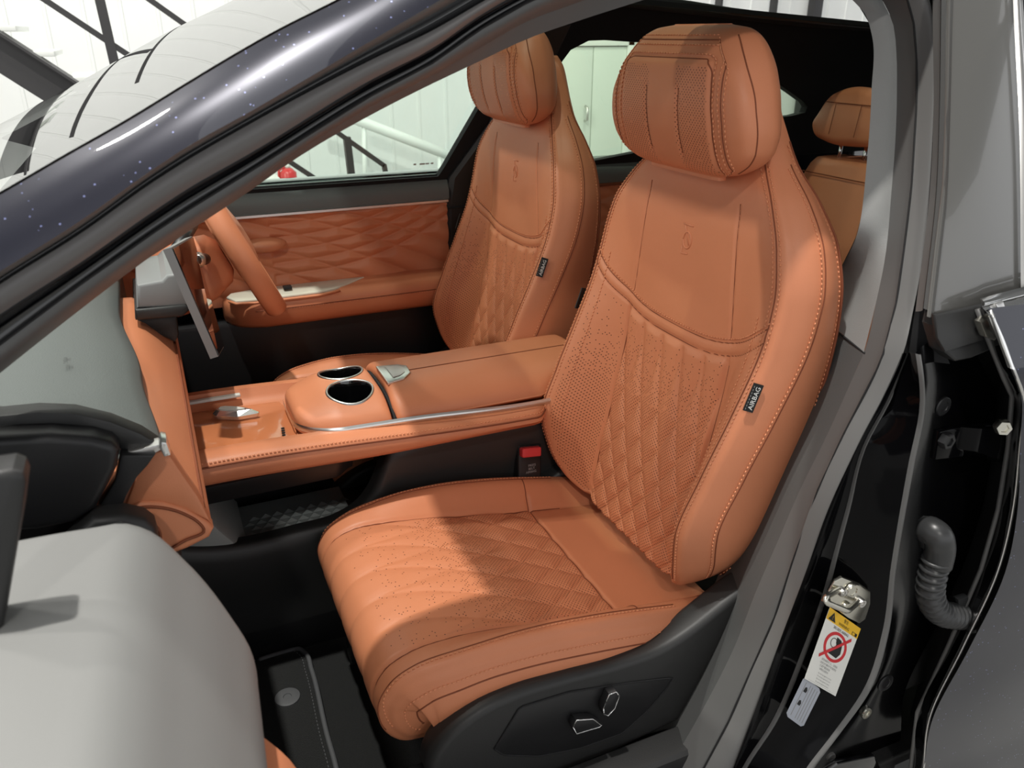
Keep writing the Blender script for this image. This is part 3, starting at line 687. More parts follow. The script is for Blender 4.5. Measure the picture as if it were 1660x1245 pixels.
spline_fill('left_rear_pillar_trim', [[(1.15, 1.09), (2.05, 1.09), (2.05, 1.42), (1.7, 1.50), (1.0, 1.52)]], lambda x, y, z: (x, -.74+.42*(y-1.08)+z, y), .02, 'roof_trim', BODY)
# ---- centre pillar jamb behind the seal: gloss black with two flanges
j0 = [(1464, 573), (1434, 640), (1394, 716), (1344, 822), (1309, 920), (1262, 1045), (1230, 1135), (1190, 1243), (1150, 1350)]
j1 = [(1470, 573), (1440, 645), (1399, 722), (1372, 822), (1353, 891), (1336, 954), (1300, 1055), (1250, 1171), (1204, 1243), (1165, 1350)]
j1b = [(1472, 573), (1442, 647), (1401, 726), (1378, 822), (1360, 891), (1344, 954), (1308, 1055), (1258, 1171), (1211, 1243), (1175, 1350)]
j2 = [(1484, 573), (1488, 600), (1491, 655), (1472, 755), (1444, 920), (1430, 1026), (1400, 1117), (1350, 1189), (1307, 1245), (1250, 1350)]
j2b = [(1491, 573), (1495, 600), (1498, 655), (1480, 755), (1452, 920), (1440, 1026), (1411, 1117), (1360, 1189), (1319, 1245), (1262, 1350)]
j3 = [(1600, 560), (1625, 620), (1645, 660), (1640, 740), (1625, 830), (1590, 940), (1540, 1050), (1490, 1150), (1478, 1245), (1450, 1350)]
J0, J1, J1b, J2, J2b = sl_(j0, -.784), sl_(j1, -.775), sl_(j1b, -.777), sl_(j2, -.820), sl_(j2b, -.822)
band('frame_backing', sl_([(1503, -60), (1505, 0), (1511, 145), (1503, 300), (1493, 409), (1476, 505), (1460, 580)], -.772), sl_([(1532, -60), (1532, 0), (1532, 193), (1527, 300), (1507, 505), (1540, 590)], -.805), 'matte_black', BODY, 40, 4)
band('jamb_gutter', J0, J1, 'jamb_black', BODY, 50, 5, -.006)
band('jamb_flange', J1, J1b, 'seal_rubber', BODY, 50, 5, .004)
band('jamb_panel', J1b, J2, 'jamb_black', BODY, 50, 9, -.004)
band('jamb_edge', J2, J2b, 'seal_light', BODY, 50, 5, .005)
J3 = sl_(j3, -.835)
band('jamb_recess', J2b+np.array([0, .006, 0]), J3+np.array([.02, .045, 0]), 'jamb_black', BODY, 50, 11, -.012)
# rubber shoe at the foot of the window frame
P = [(1491, 520), (1502, 560), (1520, 575), (1545, 570), (1605, 545), (1590, 488), (1512, 505), (1497, 495)]
q = prism('frame_shoe', P, lambda p: side(p[0], p[1], -.815), (0, -.030, 0), 'charcoal_plastic', BODY, bev=.006, seg=3)
P = [(1508, 508), (1512, 545), (1525, 568), (1596, 546), (1592, 490)]
prism('shoe_panel', P, lambda p: side(p[0], p[1], -.846), (0, -.008, 0), 'charcoal_plastic', q, bev=.003)
# plugs, bolts
def disc(name, u, v, y, r, mat, parent, h=.006, n=20, tilt=(0, -1, 0), inner=None):
    c = side(u, v, y); d = np.array(tilt, float); d /= np.linalg.norm(d); a = np.cross(d, [0, 0, 1.]); a /= np.linalg.norm(a); b = np.cross(d, a)
    th = np.linspace(0, 2*np.pi, n, endpoint=False); rings = []
    for rr, hh in ((1, 0), (1, .7), (.9, 1), (.55, 1), (.5, .75), (.02, .75)): rings.append([c+r*rr*(a*math.cos(t)+b*math.sin(t))+d*h*hh for t in th])
    return grid(name, rings, mat, parent, cv=True, caps=True, angle=40)
disc('drain_plug', 1527, 658, -.812, .014, 'black_plastic', BODY, .004)
disc('drain_plug', 1434, 1106, -.812, .016, 'black_plastic', BODY, .004)
disc('body_bolt', 1400, 1152, -.812, .011, 'zinc', BODY, .008)
disc('body_bolt', 1345, 1226, -.815, .009, 'seal_light', BODY, .005)
# rear door hinge: bracket, arm, bolts
hp = prism('hinge_bracket', [(1512, 695), (1505, 740), (1550, 735), (1556, 700), (1600, 692), (1596, 684), (1530, 690)], lambda p: side(p[0], p[1], -.828), (0, -.012, 0), 'jamb_black', BODY, bev=.003)
ha = prism('hinge_arm', [(1555, 692), (1548, 728), (1590, 742), (1640, 756), (1648, 716), (1612, 708), (1590, 690)], lambda p: side(p[0], p[1], -.838), (.02, -.016, 0), 'jamb_black', BODY, bev=.004)
disc('hinge_bolt', 1530, 712, -.841, .012, 'black_plastic', hp, .010, 6)
disc('hinge_bolt', 1622, 690, -.872, .011, 'zinc', BODY, .012, 6, (-.5, -.85, .1))
# lower hinge cover, only its upper edge reaches into view
prism('lower_hinge', [(1330, 1245), (1350, 1230), (1410, 1218), (1425, 1245), (1420, 1300), (1340, 1300)], lambda p: side(p[0], p[1], -.835), (0, -.012, 0), 'gloss_black', BODY, bev=.004)
# ---- door striker
c = side(1372, 968, -.800); ST = root('door_striker', c, 'zinc door striker plate with steel loop on the black pillar', 'door striker')
plate = [(1350, 938), (1362, 932), (1392, 944), (1408, 956), (1408, 975), (1400, 1000), (1390, 1007), (1372, 998), (1345, 978), (1340, 955)]
o = prism('striker_plate', plate, lambda p: side(p[0], p[1], -.806), (-.002, -.006, 0), 'zinc', ST, bev=.002)
lp = [side(1362, 955, -.812), side(1338, 968, -.848), side(1336, 975, -.850), side(1372, 990, -.850), side(1376, 989, -.848), side(1394, 974, -.812)]
tube('striker_loop', resample(lp, 30, False), .0042, 'zinc', ST, 10)
disc('striker_bolt', 1379, 956, -.813, .013, 'zinc', ST, .006, 20)
disc('striker_bolt', 1369, 984, -.812, .010, 'zinc', ST, .005, 20)
disc('loop_collar', 1360, 956, -.812, .007, 'satin_metal', ST, .010, 14)
disc('loop_collar', 1391, 973, -.812, .007, 'satin_metal', ST, .010, 14)
# ---- warning label and tyre label on the jamb
def quad_frame(q, y): 
    a, b, c_, d = [side(u, v, y) for u, v in q]; return a, b, c_, d    # top-left, top-right, bottom-right, bottom-left
A, B, C_, D_ = quad_frame([(1344, 987), (1396, 1016), (1353, 1131), (1305, 1097)], -.808)
exv, eyv = (B-A+C_-D_)/2, (A-D_+B-C_)/2; Wd, Hd = np.linalg.norm(exv), np.linalg.norm(eyv); exu, eyu = exv/Wd, eyv/Hd; O_ = (A+B+C_+D_)/4; nn = np.cross(exu, eyu)
if nn[1] > 0: nn = -nn
LB = root('airbag_label', O_, 'white side airbag warning label with yellow header and red prohibition ring', 'label')
def lab(name, P, mat, parent, h0, h1): 
    return prism(name, P, lambda p: O_+exv*(p[0]-.5)+eyv*(p[1]-.5)+nn*h0, nn*(h1-h0), mat, parent, bev=0)
s1 = lab('sheet', [(0, 0), (1, 0), (1, 1), (0, 1)], 'label_white', LB, 0, .0006)
lab('header', [(0, .85), (1, .85), (1, 1), (0, 1)], 'label_yellow', LB, .0006, .0009)
lab('triangle', [(.05, .865), (.27, .865), (.16, .975)], 'black_print', LB, .0009, .0011)
lab('book_icon', [(.80, .862), (.96, .862), (.96, .905), (.80, .905)], 'black_print', LB, .0009, .0011)
lab('book_page', [(.815, .868), (.89, .868), (.89, .898), (.815, .898)], 'label_yellow', LB, .0011, .0012)
def lt(s, x, y, h, mat='black_print', z=.0011, al='CENTER', sq=1.0): return text('lettering', s, O_+exv*(x-.5)+eyv*(y-.5)+nn*z, exu, eyu, h, mat, LB, .0001 if True else 0, al, sq)
lt('!', .16, .905, .009, 'label_yellow', .0013)
lt('警告', .55, .955, .0072); lt('WARNING', .53, .89, .0072, sq=.95)
lt('SRS SIDE AIRBAG', .5, .815, .0066, sq=.95)
lt('请勿倚靠车门上，以防侧', .5, .36, .0046, 'grey_print'); lt('向安全气囊充气时造成伤', .5, .315, .0046, 'grey_print'); lt('亡或严重的损害', .42, .27, .0046, 'grey_print'); lt('详情见说明书', .42, .225, .0046, 'grey_print')
for k in range(4): lt('Do not lean against the door', .5, .17-.04*k, .0036, 'grey_print')
lab('tiny', [(0.1, .02), (.9, .02), (.9, .022), (.1, .022)], 'grey_print', LB, .0006, .0008)
th = np.linspace(0, 2*np.pi, 40); cc = O_+exv*(.0)+eyv*.088+nn*.0008
rr = np.array([cc+exu*Wd*.34*math.cos(t)+eyu*Hd*.200*math.sin(t) for t in th[:-1]])
ri = np.array([cc+exu*Wd*.27*math.cos(t)+eyu*Hd*.160*math.sin(t) for t in th[:-1]])
grid('prohibition_ring', [rr, rr+nn*.0003, ri+nn*.0003, ri], 'label_red', LB, cv=True, smooth=False)
fig = [(-.16, -.20), (.12, -.22), (.20, -.08), (.17, .12), (.10, .22), (-.04, .24), (-.02, .10), (.05, .04), (-.05, -.05), (-.14, -.10)]
prism('pictogram', fig, lambda p: cc+exu*Wd*p[0]+eyu*Hd*.56*p[1], nn*.0003, 'black_print', LB, bev=0)
tube('pictogram_outline', np.array([cc+nn*.0003+exu*Wd*(-.08+.09*math.cos(t))+eyu*Hd*(.045+.06*math.sin(t)) for t in th]), .0005, 'black_print', LB, 6)
u1 = (exu*.80+eyu*.60); u1 /= np.linalg.norm(u1); u2 = np.cross(nn, u1)
prism('prohibition_bar', [(-.32, -.035), (.32, -.035), (.32, .035), (-.32, .035)], lambda p: cc+nn*.0004+u1*Wd*p[0]+u2*Wd*p[1], nn*.0003, 'label_red', LB, bev=0)
A, B, C_, D_ = quad_frame([(1303, 1098), (1332, 1117), (1300, 1181), (1274, 1158)], -.802)
exv, eyv = (B-A+C_-D_)/2, (A-D_+B-C_)/2; Wd, Hd = np.linalg.norm(exv), np.linalg.norm(eyv); exu, eyu = exv/Wd, eyv/Hd; O_ = (A+B+C_+D_)/4; nn = np.cross(exu, eyu)
if nn[1] > 0: nn = -nn
TL = root('pressure_label', O_, 'silver rounded information label below the airbag warning label', 'label')
P = [(.12, 0), (.88, 0), (1, .06), (1, .94), (.88, 1), (.12, 1), (0, .94), (0, .06)]
prism('sheet', P, lambda p: O_+exv*(p[0]-.5)+eyv*(p[1]-.5), nn*.0006, 'label_silver', TL, bev=0)
for x in (.2, .45, .58, .71, .85): prism('print_line', [(x-.012, .08), (x+.012, .08), (x+.012, .92), (x-.012, .92)], lambda p: O_+exv*(p[0]-.5)+eyv*(p[1]-.5)+nn*.0006, nn*.0003, 'grey_print', TL, bev=0)
for y in (.45, .78): prism('print_mark', [(.24, y-.07), (.38, y-.07), (.40, y), (.34, y+.06), (.26, y+.04)], lambda p: O_+exv*(p[0]-.5)+eyv*(p[1]-.5)+nn*.0006, nn*.0003, 'black_print', TL, bev=0)
# ---- wiring conduit between pillar and rear door
c = side(1520, 960, -.84); WC = root('wiring_conduit', c, 'black corrugated rubber wiring conduit between centre pillar and rear door', 'wiring conduit')
prism('boot_plate', [(1484, 858), (1486, 842), (1496, 834), (1514, 836), (1520, 848), (1518, 885), (1500, 892), (1488, 885)], lambda p: side(p[0], p[1], -.826), (0, -.014, 0), 'hose_rubber', WC, bev=.004)
el = resample([side(1503, 858, -.842), side(1518, 866, -.858), side(1524, 884, -.862), side(1519, 915, -.862)], 24)
tube('elbow', el, .0205, 'hose_rubber', WC, 18)
ho = resample([side(1518, 905, -.862), side(1512, 930, -.862), side(1508, 955, -.862), side(1512, 978, -.862), side(1525, 993, -.862), side(1545, 998, -.860), side(1562, 1000, -.858), side(1572, 1003, -.855)], 180)
s = np.linspace(0, 1, 180); tube('corrugated_hose', ho, .0185+.0022*np.sin(s*2*np.pi*17), 'hose_rubber', WC, 18)
prism('door_boot', [(1543, 965), (1560, 960), (1572, 972), (1574, 1020), (1556, 1022), (1545, 1000)], lambda p: side(p[0], p[1], -.848), (0, -.012, 0), 'hose_rubber', WC, bev=.004)
# ---- left rear door, closed: skin, leading edge, glass, belt moulding
RD = root('rear_door', (.75, -.86, .30), 'closed dark rear passenger door with chrome belt moulding at the right edge', 'car door', 'rear doors')
e_in = [(1584, 500), (1600, 545), (1626, 610), (1640, 640), (1634, 720), (1618, 822), (1590, 920), (1537, 1045), (1487, 1153), (1476, 1245), (1450, 1350)]
e_out = [(1602, 500), (1618, 545), (1644, 606), (1655, 640), (1649, 720), (1640, 822), (1618, 920), (1560, 1045), (1508, 1153), (1495, 1245), (1470, 1350)]
EI, EO = sl_(e_in, -.856), sl_(e_out, -.885)
band('leading_edge', EI, EO, 'gloss_black', RD, 60, 7, .006)
tube('edge_seal', EI+np.array([-.002, -.002, 0]), .0035, 'seal_rubber', RD, 8)
tube('edge_bead', resample(EO, 60)*.75+resample(EI, 60)*.25+np.array([0, -.007, 0]), .0022, 'satin_metal', RD, 8)
n = 60; eo = resample(EO, n); G = np.stack([eo+np.array([dx, -.018*math.sin(min(1, dx/.25)*math.pi/2)-.0, 0])*1.0 for dx in (0, .01, .03, .07, .13, .25, .5, .8, 1.0)], 1)
G[:, :, 1] = G[:, :, 1]-.012*np.sin(np.clip((G[:, :, 2]-.35)/.7, 0, 1)*np.pi)
for j in range(2, 9): G[:, j, 0] = np.minimum(G[:, j, 0], 1.35)
grid('door_skin', G, 'navy_paint', RD)
bevel_box('inner_panel', (.82, -.74, .74), (.92, .04, .72), 'charcoal_plastic', RD, .01)
gl = [(1535, 0), (1535, 193), (1531, 300), (1510, 505), (1590, 486), (1660, 470), (1800, 440), (1900, -60), (1700, -100), (1537, -90)]
glp = [side(u, v, -.835) for u, v in gl]
sg = prism('window_applique', [(1545, -60), (1540, 0), (1537, 193), (1533, 300), (1508, 515), (1590, 500), (1690, 478), (1680, 200), (1670, 0), (1668, -60)], lambda p: side(p[0], p[1], -.842), (0, .006, 0), 'pillar_reflection_grey', RD, bev=.001)
band('frame_strip', sl_([(1527, -60), (1526, 0), (1523, 193), (1519, 300), (1497, 500)], -.828), sl_([(1547, -60), (1545, 0), (1540, 193), (1536, 300), (1514, 508)], -.846), 'pillar_lower', RD, 40, 7, .004)
band('frame_strip_light', sl_([(1513, -60), (1512, 0), (1513, 193), (1508, 300), (1484, 505)], -.800), sl_([(1526, -60), (1525, 0), (1522, 193), (1518, 300), (1496, 500)], -.826), 'seal_light', RD, 40, 7, .004)
band('glass_divider', sl_([(1640, -60), (1642, 0), (1652, 200), (1655, 474)], -.846), sl_([(1652, -60), (1654, 0), (1668, 200), (1675, 474)], -.850), 'satin_metal', RD, 30, 5, .003)
prism('window_glass', [(1656, -60), (1658, 0), (1672, 200), (1678, 470), (1850, 420), (1900, -60)], lambda p: side(p[0], p[1], -.842), (0, .004, 0), 'gloss_black', RD, bev=0)
band('belt_moulding', sl_([(1590, 484), (1625, 474), (1660, 465), (1900, 400)], -.872), sl_([(1592, 497), (1625, 489), (1660, 480), (1900, 420)], -.882), 'chrome', RD, 30, 7, .005)
band('belt_moulding_lower', sl_([(1592, 498), (1625, 490), (1660, 481), (1900, 421)], -.880), sl_([(1604, 513), (1625, 507), (1660, 499), (1900, 440)], -.886), 'chrome', RD, 30, 5, .001)
prism('moulding_end', [(1587, 484), (1600, 480), (1608, 505), (1603, 513), (1596, 505)], lambda p: side(p[0], p[1], -.862), (0, -.024, 0), 'satin_metal', RD, bev=.002)
prism('clip', [(1577, 518), (1588, 510), (1600, 515), (1606, 530), (1612, 545), (1600, 548), (1586, 542)], lambda p: side(p[0], p[1], -.858), (0, -.012, 0), 'zinc', RD, bev=.002)
band('chrome_edge', sl_([(1603, 514), (1615, 545), (1634, 596)], -.884), sl_([(1612, 514), (1626, 545), (1646, 600)], -.888), 'chrome', RD, 20, 5, .003)

# ================================================================== RIGHT-HAND DOORS
def extrude_x(name, prof, x0, x1, mat, parent, n=2, closed=True, xs=None, **kw):
    xs = xs if xs is not None else np.linspace(x0, x1, n)
    G = [[(x, p[0], p[1]) for p in prof] for x in xs]
    return grid(name, G, mat, parent, cv=closed, caps=closed, angle=40, **kw)
FD = root('front_door', (-.2, .74, .35), 'closed far front door with orange quilted panel and pale switch plate', 'car door', 'front doors')
extrude_x('belt_trim', [(.79, 1.105), (.752, 1.102), (.735, 1.092), (.722, 1.065), (.724, 1.042), (.76, 1.036), (.79, 1.04)], -1.0, .112, 'belt_grey', FD)
extrude_x('silver_strip', [(.727, 1.043), (.719, 1.040), (.719, 1.034), (.727, 1.031)], -1.0, .108, 'satin_metal', FD)
xs = np.linspace(-.95, .108, 330); zs = np.linspace(.80, 1.034, 90); X, Z = np.meshgrid(xs, zs, indexing='ij')
d = np.full(X.shape, 1e9)
for k in range(-3, 9):
    x0 = -.62+.14*k; g = 1.03-.33*(X-x0)-.30*np.clip(X-x0, 0, 1)**2*.6; d = np.minimum(d, np.abs(Z-g)*.93)
for k in range(5):
    z0 = .872+.034*k; c_ = .62-.045*k; x1 = -.30-.02*k
    g = z0+c_*np.clip(X-x1, 0, 1)**2*1.2-.05*np.clip(x1-X, 0, 1); d = np.minimum(d, np.where(X > -.40, np.abs(Z-g)/np.sqrt(1+(2*c_*np.clip(X-x1, 0, 1))**2), 1e9))
dep = .0075*(1-np.exp(-(d/.013)**2))-.003*np.exp(-(d/.0035)**2)
grid('quilted_panel', np.stack([X, .733-dep+.02*(1.034-Z)/.23*0, Z], -1), 'leather', FD)
# armrest with rounded nose
prof = np.array([(.745, .842), (.70, .840), (.665, .836), (.648, .826), (.641, .806), (.643, .782), (.655, .758), (.68, .743), (.745, .736)])
xs = np.array([-.545, -.542, -.53, -.51, -.48, -.44, -.30, -.10, .05, .095, .106]); sc = np.array([.05, .35, .62, .80, .92, 1, 1, 1, 1, .97, .90])
G = []
for x, s in zip(xs, sc):
    c = np.array([.745, .787]); G.append([(x, *(c+(p-c)*np.array([s, .35+.65*s]))) for p in prof])
arm = grid('armrest', G, 'leather', FD, caps=True)
V, F = dashes([(x, .6405, .800+.012*(x > 9)) for x in np.linspace(-.40, .09, 40)], up=(0, -1, 0)); raw('stitching', V, F, 'stitch_thread', arm)['kind'] = 'stuff'
tube('armrest_seam', [(x, .6405, .803) for x in np.linspace(-.47, .10, 30)], .0012, 'leather_seam', arm, 6)
P = [(-.522, .700), (-.535, .672), (-.515, .652), (-.47, .650), (-.30, .651), (-.255, .655), (-.21, .675), (-.155, .715), (-.30, .72), (-.45, .72)]
sp_ = prism('switch_plate', P, lambda p: (p[0], p[1], .836-.010*max(0, (.67-p[1])/.02)), (0, 0, .008), 'pale_trim', FD, bev=.003)
for x in (-.425, -.375): bevel_box('window_switch', (x, .685, .847), (.022, .022, .008), 'black_print', sp_, .002)
tube('plate_lip', [(-.53, .664, .832), (-.515, .648, .828), (-.47, .643, .826), (-.30, .642, .826), (-.24, .648, .832)], .004, 'leather', FD, 8)
ce = at(430, 400, 'y', .70)
bm = bmesh.new(); bmesh.ops.create_uvsphere(bm, u_segments=24, v_segments=14, radius=1)
V = [np.array([v.co.x*.060, v.co.y*.035, v.co.z*.020])+ce+np.array([0, .02, 0]) for v in bm.verts]; bm.verts.index_update(); F = [[v.index for v in f.verts] for f in bm.faces]; bm.free()
raw('door_pull', V, F, 'leather', FD)
bevel_box('lower_panel', (-.42, .735, .56), (1.08, .05, .40), 'black_plastic', FD, .015)
bevel_box('map_pocket', (-.42, .700, .44), (.72, .05, .14), 'charcoal_plastic', FD, .02, seg=3)
spline_fill('window_glass', [w1], lambda x, y, z: rs(x, y, z+.012), .003, 'glass_green', FD)
tube('glass_seal', [(-.95, .752, 1.106), (.10, .752, 1.106)], .004, 'matte_black', FD, 6)
for k, (x, w_) in enumerate(((.016, .008), (.034, .016), (.052, .010), (.067, .008))):
    prism('glass_print', [(x, 1.139), (x+w_, 1.139), (x+w_, 1.1435), (x, 1.1435)], lambda p: rs(p[0], p[1], .0095), (0, -.0003, 0), 'etched_print', FD, bev=0)
FR = root('rear_door', (.75, .74, .35), 'closed far rear door panel behind the driver seat', 'car door', 'rear doors')
extrude_x('belt_trim', [(.79, 1.125), (.752, 1.122), (.735, 1.110), (.722, 1.075), (.724, 1.05), (.76, 1.045), (.79, 1.05)], .28, 1.30, 'belt_grey', FR)
extrude_x('trim_strip', [(.727, 1.053), (.719, 1.050), (.719, 1.044), (.727, 1.041)], .28, 1.30, 'leather_seam', FR)
xs = np.linspace(.28, 1.30, 200); zs = np.linspace(.70, 1.045, 80); X, Z = np.meshgrid(xs, zs, indexing='ij'); d = np.full(X.shape, 1e9)
for k in range(-2, 12):
    d = np.minimum(d, np.abs(Z-(1.03-.8*(X-.2-.09*k)))*.78); d = np.minimum(d, np.abs(Z-(.62+.07*k+.30*(X-.3)))*.95)
grid('quilted_panel', np.stack([X, .735-.0045*(1-np.exp(-(d/.010)**2)), Z], -1), 'leather', FR)
bevel_box('lower_panel', (.80, .74, .52), (1.0, .05, .38), 'black_plastic', FR, .015)
spline_fill('window_glass', [w2], lambda x, y, z: rs(x, y, z+.012), .003, 'glass_privacy', FR)
# right centre pillar inside
G = []
for z, x0, x1, y in ((.36, .10, .30, .745), (.70, .105, .30, .740), (1.02, .108, .30, .728), (1.10, .115, .31, .712), (1.25, .215, .34, .655), (1.40, .262, .38, .600), (1.50, .29, .42, .565)):
    G.append([(x0, y+.05, z), (x0, y+.012, z), (x0+.012, y, z), (x1-.012, y, z), (x1, y+.012, z), (x1, y+.05, z)])
pil = grid('right_centre_pillar_trim', G, 'charcoal_plastic', BODY, caps=True, cv=True, angle=35)
tube('pillar_parting_line', [(.108, .725, 1.015), (.30, .725, 1.015)], .002, 'matte_black', pil, 6)

# ================================================================== REAR SEAT
RS = root('rear_seat', (1.2, 0, .32), 'orange leather rear bench glimpsed behind the near front seat', 'car seat')
def pillow(name, O, mapf, th, mat, parent, r=.03, crown=.012, n=7):
    """upholstered pad: outline O in 2-D, bulging along the third axis of mapf"""
    O = resample(np.array(O+[O[0]]), 90)[:-1]; c = (O.max(0)+O.min(0))/2; h = (O.max(0)-O.min(0))/2; rings = []
    for t in np.linspace(0, np.pi/2, n):
        k = r*(1-math.cos(t)); s = 1-k/h; rings.append([mapf(*(c+(p-c)*s), th-r+r*math.sin(t)) for p in O])
    for f in (.8, .6, .4, .2, .02): rings.append([mapf(*(c+(p-c)*(1-r/h)*f), th+crown*(1-f*f)) for p in O])
    rings.insert(0, [mapf(*p, 0) for p in O])
    return grid(name, rings, mat, parent, cv=True, caps=True)
tl = math.radians(20)
for yc, w_ in ((.355, .212), (-.355, .212), (0, .135)):
    O = [(-w_, 0), (-w_, .50), (-w_*.93, .545), (-w_*.6, .556), (w_*.6, .556), (w_*.93, .545), (w_, .50), (w_, 0)]
    pb = pillow('backrest', O, lambda a, b, t_, yc=yc: (1.21+b*math.sin(tl)-t_*math.cos(tl), yc+a, .60+b*math.cos(tl)), .12, 'leather', RS)
    b_ = np.linspace(-w_*.95, w_*.95, 30)
    tube('seam', [(1.21+.505*math.sin(tl)-.1225, yc+q, .60+.505*math.cos(tl)) for q in b_], .0018, 'leather_seam', pb, 6)
bevel_box('cushion', (1.0, 0, .50), (.52, 1.28, .16), 'leather', RS, .05, seg=4)
for yc in (.41, -.41):
    O = [(-.09, 0), (-.14, .015), (-.155, .038), (-.140, .070), (-.105, .122), (-.07, .138), (.07, .138), (.105, .122), (.140, .070), (.155, .038), (.14, .015), (.09, 0)]
    hr_ = pillow('headrest', O, lambda a, b, t_, yc=yc: (1.335+b*.15-t_*.96, yc+a, 1.165+b*1.1+t_*.1), .075, 'leather', RS, .028, .006)
    for s in (-.05, .05): tube('headrest_post', [(1.31, yc+s, 1.09), (1.315, yc+s, 1.19)], .006, 'chrome', RS, 8)
    tube('seam', [(1.335+.11*.15-.078, yc+q, 1.165+.122) for q in np.linspace(-.10, .10, 20)], .0015, 'leather_seam', hr_, 6)
    for q in (-.05, .05): tube('seam', [(1.335+b*.15-.083, yc+q, 1.175+b*1.1) for b in np.linspace(.02, .10, 10)], .0012, 'leather_seam', hr_, 6)

# ================================================================== CENTRE CONSOLE
CO = root('centre_console', (-.3, 0, .31), 'orange leather centre console with two cup holders and padded armrest', 'console')
# upper bridge: one loft of cross-sections; tray is recessed in front
xs = np.linspace(-.72, .14, 60); G = []
for x in xs:
    k = float(sst(-.72, -.60, x)); top = .803-.028*float(sst(-.66, -.02, x)); lo = .757-.010*float(sst(-.66, -.3, x))
    G.append([(x, -.150, lo-.006), (x, -.166, lo), (x, -.174, lo+.010), (x, -.175, top-.018), (x, -.171, top-.006), (x, -.160, top+.002), (x, -.140, top+.004), (x, -.122, top+.003), (x, -.114, top-.006), (x, -.108, top-.026),
              (x, 0, top-.028), (x, .108, top-.026), (x, .122, top-.012), (x, .130, top+.003), (x, .150, top+.002), (x, .168, top-.006), (x, .172, lo+.01), (x, .15, lo-.006)])
G = np.array(G); G[:, :, 1] *= (1-.42*sst(-.03, .04, G[:, :, 0]))
grid('bridge', G, 'leather', CO, cv=True, caps=True, angle=50)
tray = prism('tray', resample([(-.70, -.104), (-.52, -.104), (-.498, -.09), (-.490, -.05), (-.488, 0), (-.490, .06), (-.50, .10), (-.70, .108)], 60, False), lambda p: (p[0], p[1], .7775-.004*(p[0]+.7)/.2), (0, 0, .0022), 'tray_lacquer', CO, bev=.001)
tl_ = np.linspace(-.70, .10, 100); topz = .803-.028*sst(-.66, -.02, tl_)
tube('edge_seam', np.stack([tl_, -.1735*(1-.42*sst(-.03, .04, tl_)), topz-.008], 1), .0016, 'leather_seam', CO, 6)
V, F = dashes(np.stack([tl_, -.169*(1-.42*sst(-.03, .04, tl_)), topz-.0015], 1), up=(0, -.7, .7)); raw('stitching', V, F, 'stitch_thread', CO)['kind'] = 'stuff'
# raised block with cup holders
def plan(x0, x1, w_, rn, rr):
    P = []
    for a in np.linspace(180, 270, 12): P.append((x0+rn*(1+math.cos(math.radians(a))), -w_+rn*.85*(1+math.sin(math.radians(a)))))
    for a in np.linspace(270, 360, 6): P.append((x1-rr+rr*math.cos(math.radians(a)), -w_+rr+rr*math.sin(math.radians(a))))
    Q = [(p[0], -p[1]) for p in P[::-1]]; return P+Q
def ztop(x, y, z1=.842): return z1-.040*(abs(y)/.13)**3.4-.022*float(sst(-.41, -.49, x))
def block(name, P, zb, z1, mat, r=.016):
    O = resample(np.array(P+[P[0]]), 130, False)[:-1]; c = (O.max(0)+O.min(0))/2; h = (O.max(0)-O.min(0))/2; rings = [[(p[0], p[1], zb) for p in O]]
    for t in np.linspace(0, np.pi/2, 6):
        k = r*(1-math.cos(t)); s = 1-k/h; rings.append([((c+(p-c)*s)[0], (c+(p-c)*s)[1], ztop(*(c+(p-c)*s), z1)-r+r*math.sin(t)) for p in O])
    for f in (.93, .86, .79, .72, .65, .55, .45, .35, .25, .15, .05, .005): rings.append([(*(c+(p-c)*(1-r/h)*f), ztop(*(c+(p-c)*(1-r/h)*f), z1)) for p in O])
    return grid(name, rings, mat, CO, cv=True, caps=True)
blk = block('cup_block', plan(-.492, -.318, .130, .095, .006), .782, .842, 'leather')
cuts = []
CUP = [(-.380, -.049), (-.376, .050)]
for cx, cy in CUP:
    V, F = tube_mesh([(cx, cy, .70), (cx, cy, .90)], .0425, 40); cuts.append(raw('cutter', V, F, 'matte_black', None))
bpy.context.view_layer.update(); boolean_cut(blk, cuts)
# the bridge needs the wells as well
for cx, cy in CUP:
    th = np.linspace(0, 2*np.pi, 40, endpoint=False); z0 = ztop(cx, cy)
    def ring(r, dz): return [(cx+r*math.cos(t), cy+r*math.sin(t), (ztop(cx+r*math.cos(t), cy+r*math.sin(t)) if dz > -.03 else z0)+dz) for t in th]
    cw = grid('cup_well', [ring(.0425, .0005), ring(.0405, -.006), ring(.040, -.034), ring(.036, -.055), ring(.002, -.056)], 'gloss_black', CO, cv=True, angle=50)
    grid('cup_ring', [ring(.0472, .0004), ring(.0462, .0022), ring(.0440, .0026), ring(.0424, .001), ring(.0420, -.003)], 'satin_metal', CO, cv=True)
# chrome strip wraps the nose and runs along the near side
P = plan(-.498, .16, .1345, .097, .006); P = P[:17]; P = [(p[0], p[1]) for p in P]
fr = [(-.4975, .05), (-.498, .02), (-.498, -.01), (-.4975, -.035)]
S_ = resample(np.array(fr+P[1:]), 120); zst = .803-.012*sst(-.30, .0, S_[:, 0])-.005
band('chrome_strip', np.column_stack([S_, zst-.006]), np.column_stack([S_*[1, .985], zst+.006]), 'satin_metal', CO, 120, 6, .003)
